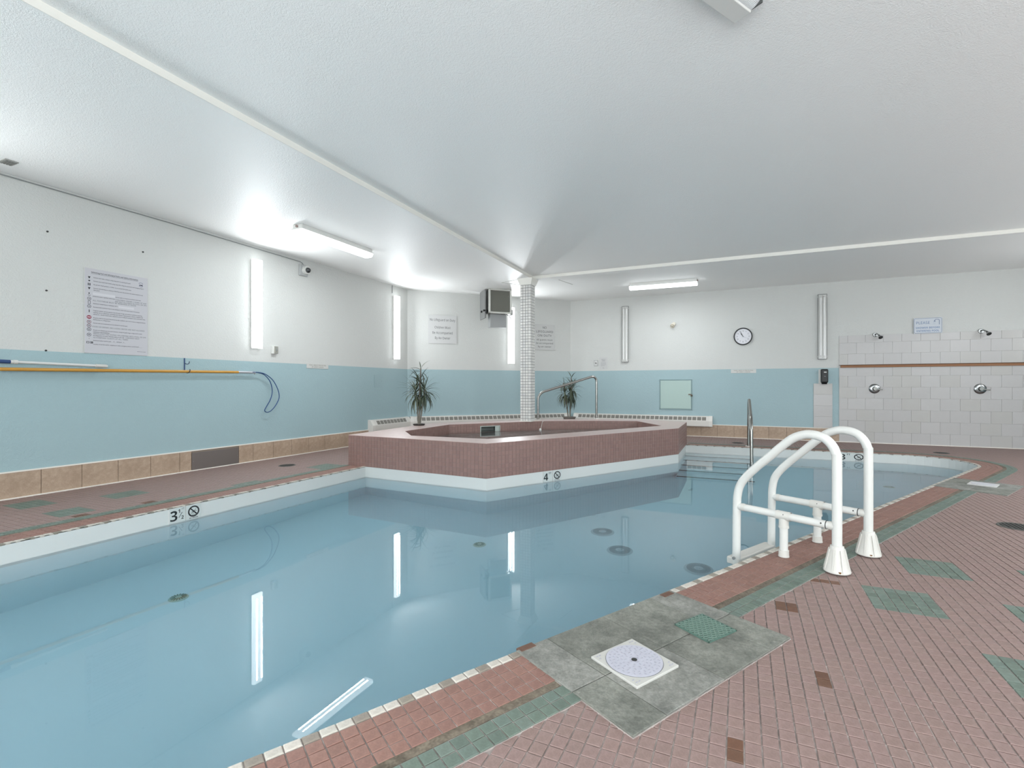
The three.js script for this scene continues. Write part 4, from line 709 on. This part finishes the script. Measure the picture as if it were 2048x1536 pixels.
pole2.rotation.z = 0; pole2.children.forEach((c) => { c.rotation.z = -0.018; });
for (const z of [-3.715, -0.9]) {
  const g = thing('pole_hook', z < -2 ? 'blue wire hook holding the yellow pole under the white paint' : 'blue wire hook holding the poles out of the picture', 'hook', [WX, 1.30, z], Math.PI / 2, 'pole hooks');
  part('stem', merge([rbox(0.012, 0.15, 0.006, 0, 0.0, 0.004, 0.002)]), std(0x1f3f6e, 0.4), g);
  part('upper_hook', tube([V(0.004, 0.012, 0.006), V(0.014, 0.002, 0.03), V(0.026, 0.012, 0.045), V(0.030, 0.036, 0.047)], 0.0042, 20, 8), std(0x1f2f4e, 0.4), g);
  part('lower_hook', tube([V(0.0, -0.072, 0.006), V(0.004, -0.1, 0.03), V(0.01, -0.102, 0.06), V(0.016, -0.085, 0.078), V(0.018, -0.06, 0.078)], 0.0045, 20, 8), std(0x1f2430, 0.4), g);
}

// ---------------------------------------------------------------- hanging fan heater
{
  const c = atDepth(1000, 603, 9.75), turn = YAW + 0.36;
  const g = thing('fan_heater', 'grey metal fan heater hanging from the ceiling by rods', 'heater', [c.x, c.y, c.z], turn);
  const W = 0.43, H = 0.47, D = 0.42, gm = std(0xa7a8a5, 0.5, { metalness: 0.35 });
  part('case', rbox(W, H, D, 0, 0, -D / 2, 0.01), gm, g, 'grey metal case');
  part('front_frame', merge([rbox(W + 0.05, 0.04, 0.05, 0, H / 2 - 0.005, 0.01, 0.012), rbox(W + 0.05, 0.04, 0.05, 0, -H / 2 + 0.005, 0.01, 0.012), rbox(0.04, H + 0.03, 0.05, -W / 2 - 0.005, 0, 0.01, 0.012), rbox(0.04, H + 0.03, 0.05, W / 2 + 0.005, 0, 0.01, 0.012)]), std(0xc7c7c1, 0.4, { metalness: 0.3 }), g, 'pale front frame');
  part('coil_screen', box(W - 0.03, H - 0.03, 0.012, 0, 0, 0.008), std(0x77776f, 0.8, { bumpMap: fineTex, bumpScale: 0.004 }), g, 'dark woven screen');
  part('back_panel', rbox(0.03, H + 0.10, D * 0.9, -W / 2 - 0.07, -0.05, -D * 0.6, 0.006), std(0x7d7e7d, 0.5), g);
  part('drip_pan', rbox(0.34, 0.27, 0.16, -0.01, -H / 2 - 0.14, -0.16, 0.006), std(0x9b9d9d, 0.5), g, 'grey metal box below');
  for (const [x, z] of [[-W / 2 - 0.015, -0.05], [-W / 2 - 0.015, -D + 0.06], [W / 2 + 0.025, -0.03], [W / 2 + 0.015, -D + 0.06]]) part('hanging_rod', cyl(0.005, 0.005, 0.62, x, 0.03, z, 8), mDark, g);
  for (const z of [-0.08, -0.26]) part('valve', merge([cyl(0.028, 0.028, 0.07, -W / 2 - 0.05, -H / 2 + 0.03, z, 14), cylX(0.02, 0.02, 0.1, -W / 2 - 0.06, -H / 2 + 0.05, z, 12)]), mBlack, g, 'black pipe valve');
  part('pipe', pipe([V(-W / 2 - 0.05, -H / 2 + 0.02, -0.26), V(-W / 2 - 0.05, -H / 2 - 0.02, -0.18), V(-W / 2 - 0.05, -H / 2 + 0.02, -0.08)], [0.03], 0.016, 10), mBlack, g);
  part('conduit', cyl(0.014, 0.014, H + 0.02, -W / 2 - 0.045, 0.0, -0.22, 12), std(0xc4c4c0, 0.4), g, 'pale vertical pipe');
  part('cable', tube([V(W / 2 - 0.2, -H / 2 - 0.01, 0), V(W / 2 - 0.05, -H / 2 - 0.03, 0.0), V(W / 2 + 0.04, -H / 2 - 0.12, -0.03)], 0.008, 24, 8), std(0x3b3c3b, 0.6), g, 'dark cable');
  part('switch_box', rbox(0.05, 0.12, 0.08, W / 2 + 0.035, -H / 2 + 0.03, -0.05, 0.006), std(0x9d9f9d, 0.5), g);
  part('rating_plate', box(0.002, 0.09, 0.05, -W / 2 - 0.002, 0.13, -0.1), mBodyWhite, g, 'white rating label');
}

// ---------------------------------------------------------------- vents, drains, covers
const vent = thing('ceiling_vent', 'small grey square vent in the ceiling by the long wall', 'vent', [-5.815, CEIL, -2.06]);
part('frame', box(0.13, 0.008, 0.085, 0, -0.004, 0), std(0x9a9a95, 0.6), vent); for (let i = 0; i < 4; i++) part('louvre', box(0.11, 0.006, 0.010, 0, -0.010, -0.028 + i * 0.0187), std(0x7d7d78, 0.6), vent);
function floorDrain(label, x, z, r) {
  const g = thing('floor_drain', label, 'drain', [x, 0.0, z], 0, 'round deck drains');
  part('rim', new THREE.LatheGeometry([[r * 0.86, 0.0], [r * 0.86, 0.004], [r, 0.004], [r * 1.03, 0.0]].map(([a, b]) => new THREE.Vector2(a, b)), 36), std(0x4b4a46, 0.6), g);
  part('sump', cyl(r * 0.87, r * 0.87, 0.002, 0, 0.0012, 0, 36), std(0x1d1d1b, 0.9), g, 'dark hole');
  for (let i = -3; i <= 3; i++) { const xx = i * r * 0.235, h = Math.sqrt(Math.max(0, (r * 0.86) ** 2 - xx * xx)); part('bar', box(r * 0.10, 0.004, 2 * h, xx, 0.0028, 0), std(0x3b3a37, 0.6), g); }
}
floorDrain('round dark drain in the pink deck near the cover plate', -5.437, -4.56, 0.10);
floorDrain('round dark drain in the deck under the shower wall', 2.85, -9.44, 0.10);
floorDrain('round black drain grate in the open pink deck', 1.875, -4.72, 0.115);
floorDrain('round dark drain beside the foot of the stair rail', -0.05, -9.62, 0.10);
{
  const A = V(-0.364, 0, -1.812), e1 = [0.115, -0.191], e2 = [0.312, 0.121];
  const turn = Math.atan2(-(-0.191), 0.115) ;
  const g = thing('skimmer_lid', 'square white lid with round studded disc in the grey stone patch', 'lid', [-0.3635, 0.0085, -1.8145], turn);
  const a = 0.224, b = 0.230; part('plate', rbox(a, 0.010, b, 0, 0.004, 0, 0.003), std(0xb5b4af, 0.5), g, 'cream square plate');
  part('disc', cyl(0.104, 0.104, 0.004, 0, 0.0098, 0, 48), std(0xb0b0bb, 0.5), g, 'round white disc');
  part('seam', new THREE.TorusGeometry(0.105, 0.0009, 6, 64).rotateX(Math.PI / 2).translate(0, 0.0095, 0), std(0x6c6c70, 0.7), g, 'dark seam');
  const studs = []; const studGeo = () => new THREE.BoxGeometry(0.009, 0.0016, 0.0035);
  for (let r = 0; r < 6; r++) { const n = 4 + r * 5, R = 0.018 + r * 0.0145; for (let i = 0; i < n; i++) { const t = i / n * Math.PI * 2 + r; studs.push(studGeo().rotateY((r + i) % 2 ? 0.0 : Math.PI / 2).translate(Math.cos(t) * R, 0.0124, Math.sin(t) * R)); } }
  for (const [sx, sz] of [[-1, -1], [1, -1], [1, 1], [-1, 1]]) for (const [u, v] of [[0.095, 0.098], [0.082, 0.098], [0.095, 0.082]]) studs.push(studGeo().rotateY(u).translate(sx * u, 0.0095, sz * v));
  const st = part('anti_slip_studs', merge(studs), std(0x9c9ca6, 0.5), g); st.userData.kind = 'stuff';
  part('finger_hole', cyl(0.0105, 0.0105, 0.002, 0, 0.0126, 0, 20), mDark, g, 'dark finger hole');
  const gr = thing('drain_grate', 'green square lattice grate in the grey stone patch', 'grate', [-0.138, 0.0085, -2.194], Math.atan2(0.149, 0.102));
  part('well', box(0.176, 0.002, 0.172, 0, 0.0012, 0), std(0x46594f, 0.8), gr, 'dark well');
  part('frame', merge([box(0.18, 0.006, 0.006, 0, 0.003, 0.085), box(0.18, 0.006, 0.006, 0, 0.003, -0.085), box(0.006, 0.006, 0.176, 0.087, 0.003, 0), box(0.006, 0.006, 0.176, -0.087, 0.003, 0)]), std(0x4c675d, 0.5), gr, 'green frame');
  const lat = []; for (let i = -10; i <= 10; i++) for (const s of [-1, 1]) { const c = i * 0.0165, l = 0.17 * Math.SQRT2 - Math.abs(c) * 2; if (l > 0.02) lat.push(new THREE.BoxGeometry(l, 0.004, 0.0045).translate(0, 0.0045, c).rotateY(s * Math.PI / 4)); }
  part('lattice', merge(lat), std(0x6b8479, 0.5), gr, 'pale green lattice bars').userData.kind = 'stuff';
  const l2 = thing('skimmer_lid', 'flat white lid in the grey patch by the far pool corner', 'lid', [2.32, 0.0085, -6.53], Math.atan2(0.19, 0.1));
  part('plate', rbox(0.215, 0.010, 0.225, 0, 0.004, 0, 0.003), std(0xbdbcba, 0.5), l2); part('disc', cyl(0.095, 0.095, 0.004, 0, 0.0098, 0, 40), std(0xb9b9be, 0.5), l2);
}
// dark brown chipped tiles at the two ends of the near patch
for (const [x, z] of [[-0.775, -1.755], [-0.335, -2.475]]) { const g = part('edge_tile', tileGeo(0.075, 0.036, 0.012, 0.003), tones.brown[1], floor, 'worn dark brown edge tile'); g.position.set(x, 0.0105, z); g.rotation.y = Math.atan2(-NU[1], NU[0]); }

// ---------------------------------------------------------------- things on the pool floor, seen through the water
function refract(px, py, y) { const d = dir(px, py).normalize(), p = V(0, EYE, 0).addScaledVector(d, (WATER - EYE) / d.y), k = 1 / 1.333, ct = Math.sqrt(1 - k * k * (1 - d.y * d.y)), r = V(d.x * k, -ct, d.z * k); return p.addScaledVector(r, (y - p.y) / r.y); }
function grate(label, px, py, r, small) {
  const p = refract(px, py, FLOORY), g = thing(small ? 'floor_inlet' : 'main_drain', label, small ? 'inlet' : 'drain', [p.x, FLOORY, p.z], 0, small ? 'floor inlets' : 'main drains');
  const m1 = std(small ? 0xbccabd : 0xb9c8cc, 0.6), m2 = std(small ? 0x728476 : 0x90a4ac, 0.7);
  part('cover', new THREE.LatheGeometry([[0, 0.02], [r * 0.3, 0.02], [r * 0.85, 0.012], [r * 1.12, 0]].map(([a, b]) => new THREE.Vector2(a, b)), 40), m1, g);
  const n = small ? 16 : 44, list = []; for (let i = 0; i < n; i++) { const a = i / n * Math.PI * 2; list.push(box(r * 0.55, 0.004, small ? r * 0.11 : r * 0.055, r * 0.63, 0.0185, 0).rotateZ(-0.012).rotateY(a)); }
  part('slots', merge(list), m2, g, 'dark radial slots').userData.kind = 'stuff';
  part('boss', cyl(r * 0.16, r * 0.18, 0.012, 0, 0.024, 0, 20), m1, g);
}
grate('round slotted drain on the pool floor, farthest of the row of three', 1205, 1064, 0.105);
grate('round slotted drain on the pool floor, middle of the row of three', 1239.5, 1101, 0.105);
grate('round slotted drain on the pool floor beside the ladder', 1397, 1138, 0.105);
grate('small stained round inlet on the pool floor below the 3 1/2 FT marker', 357, 1196, 0.055, true);
grate('small round inlet on the pool floor in front of the spa', 959, 1089.5, 0.055, true);
grate('small round inlet on the pool floor at the far shallow end', 1778, 974, 0.06, true);

renderer.render(scene, camera);
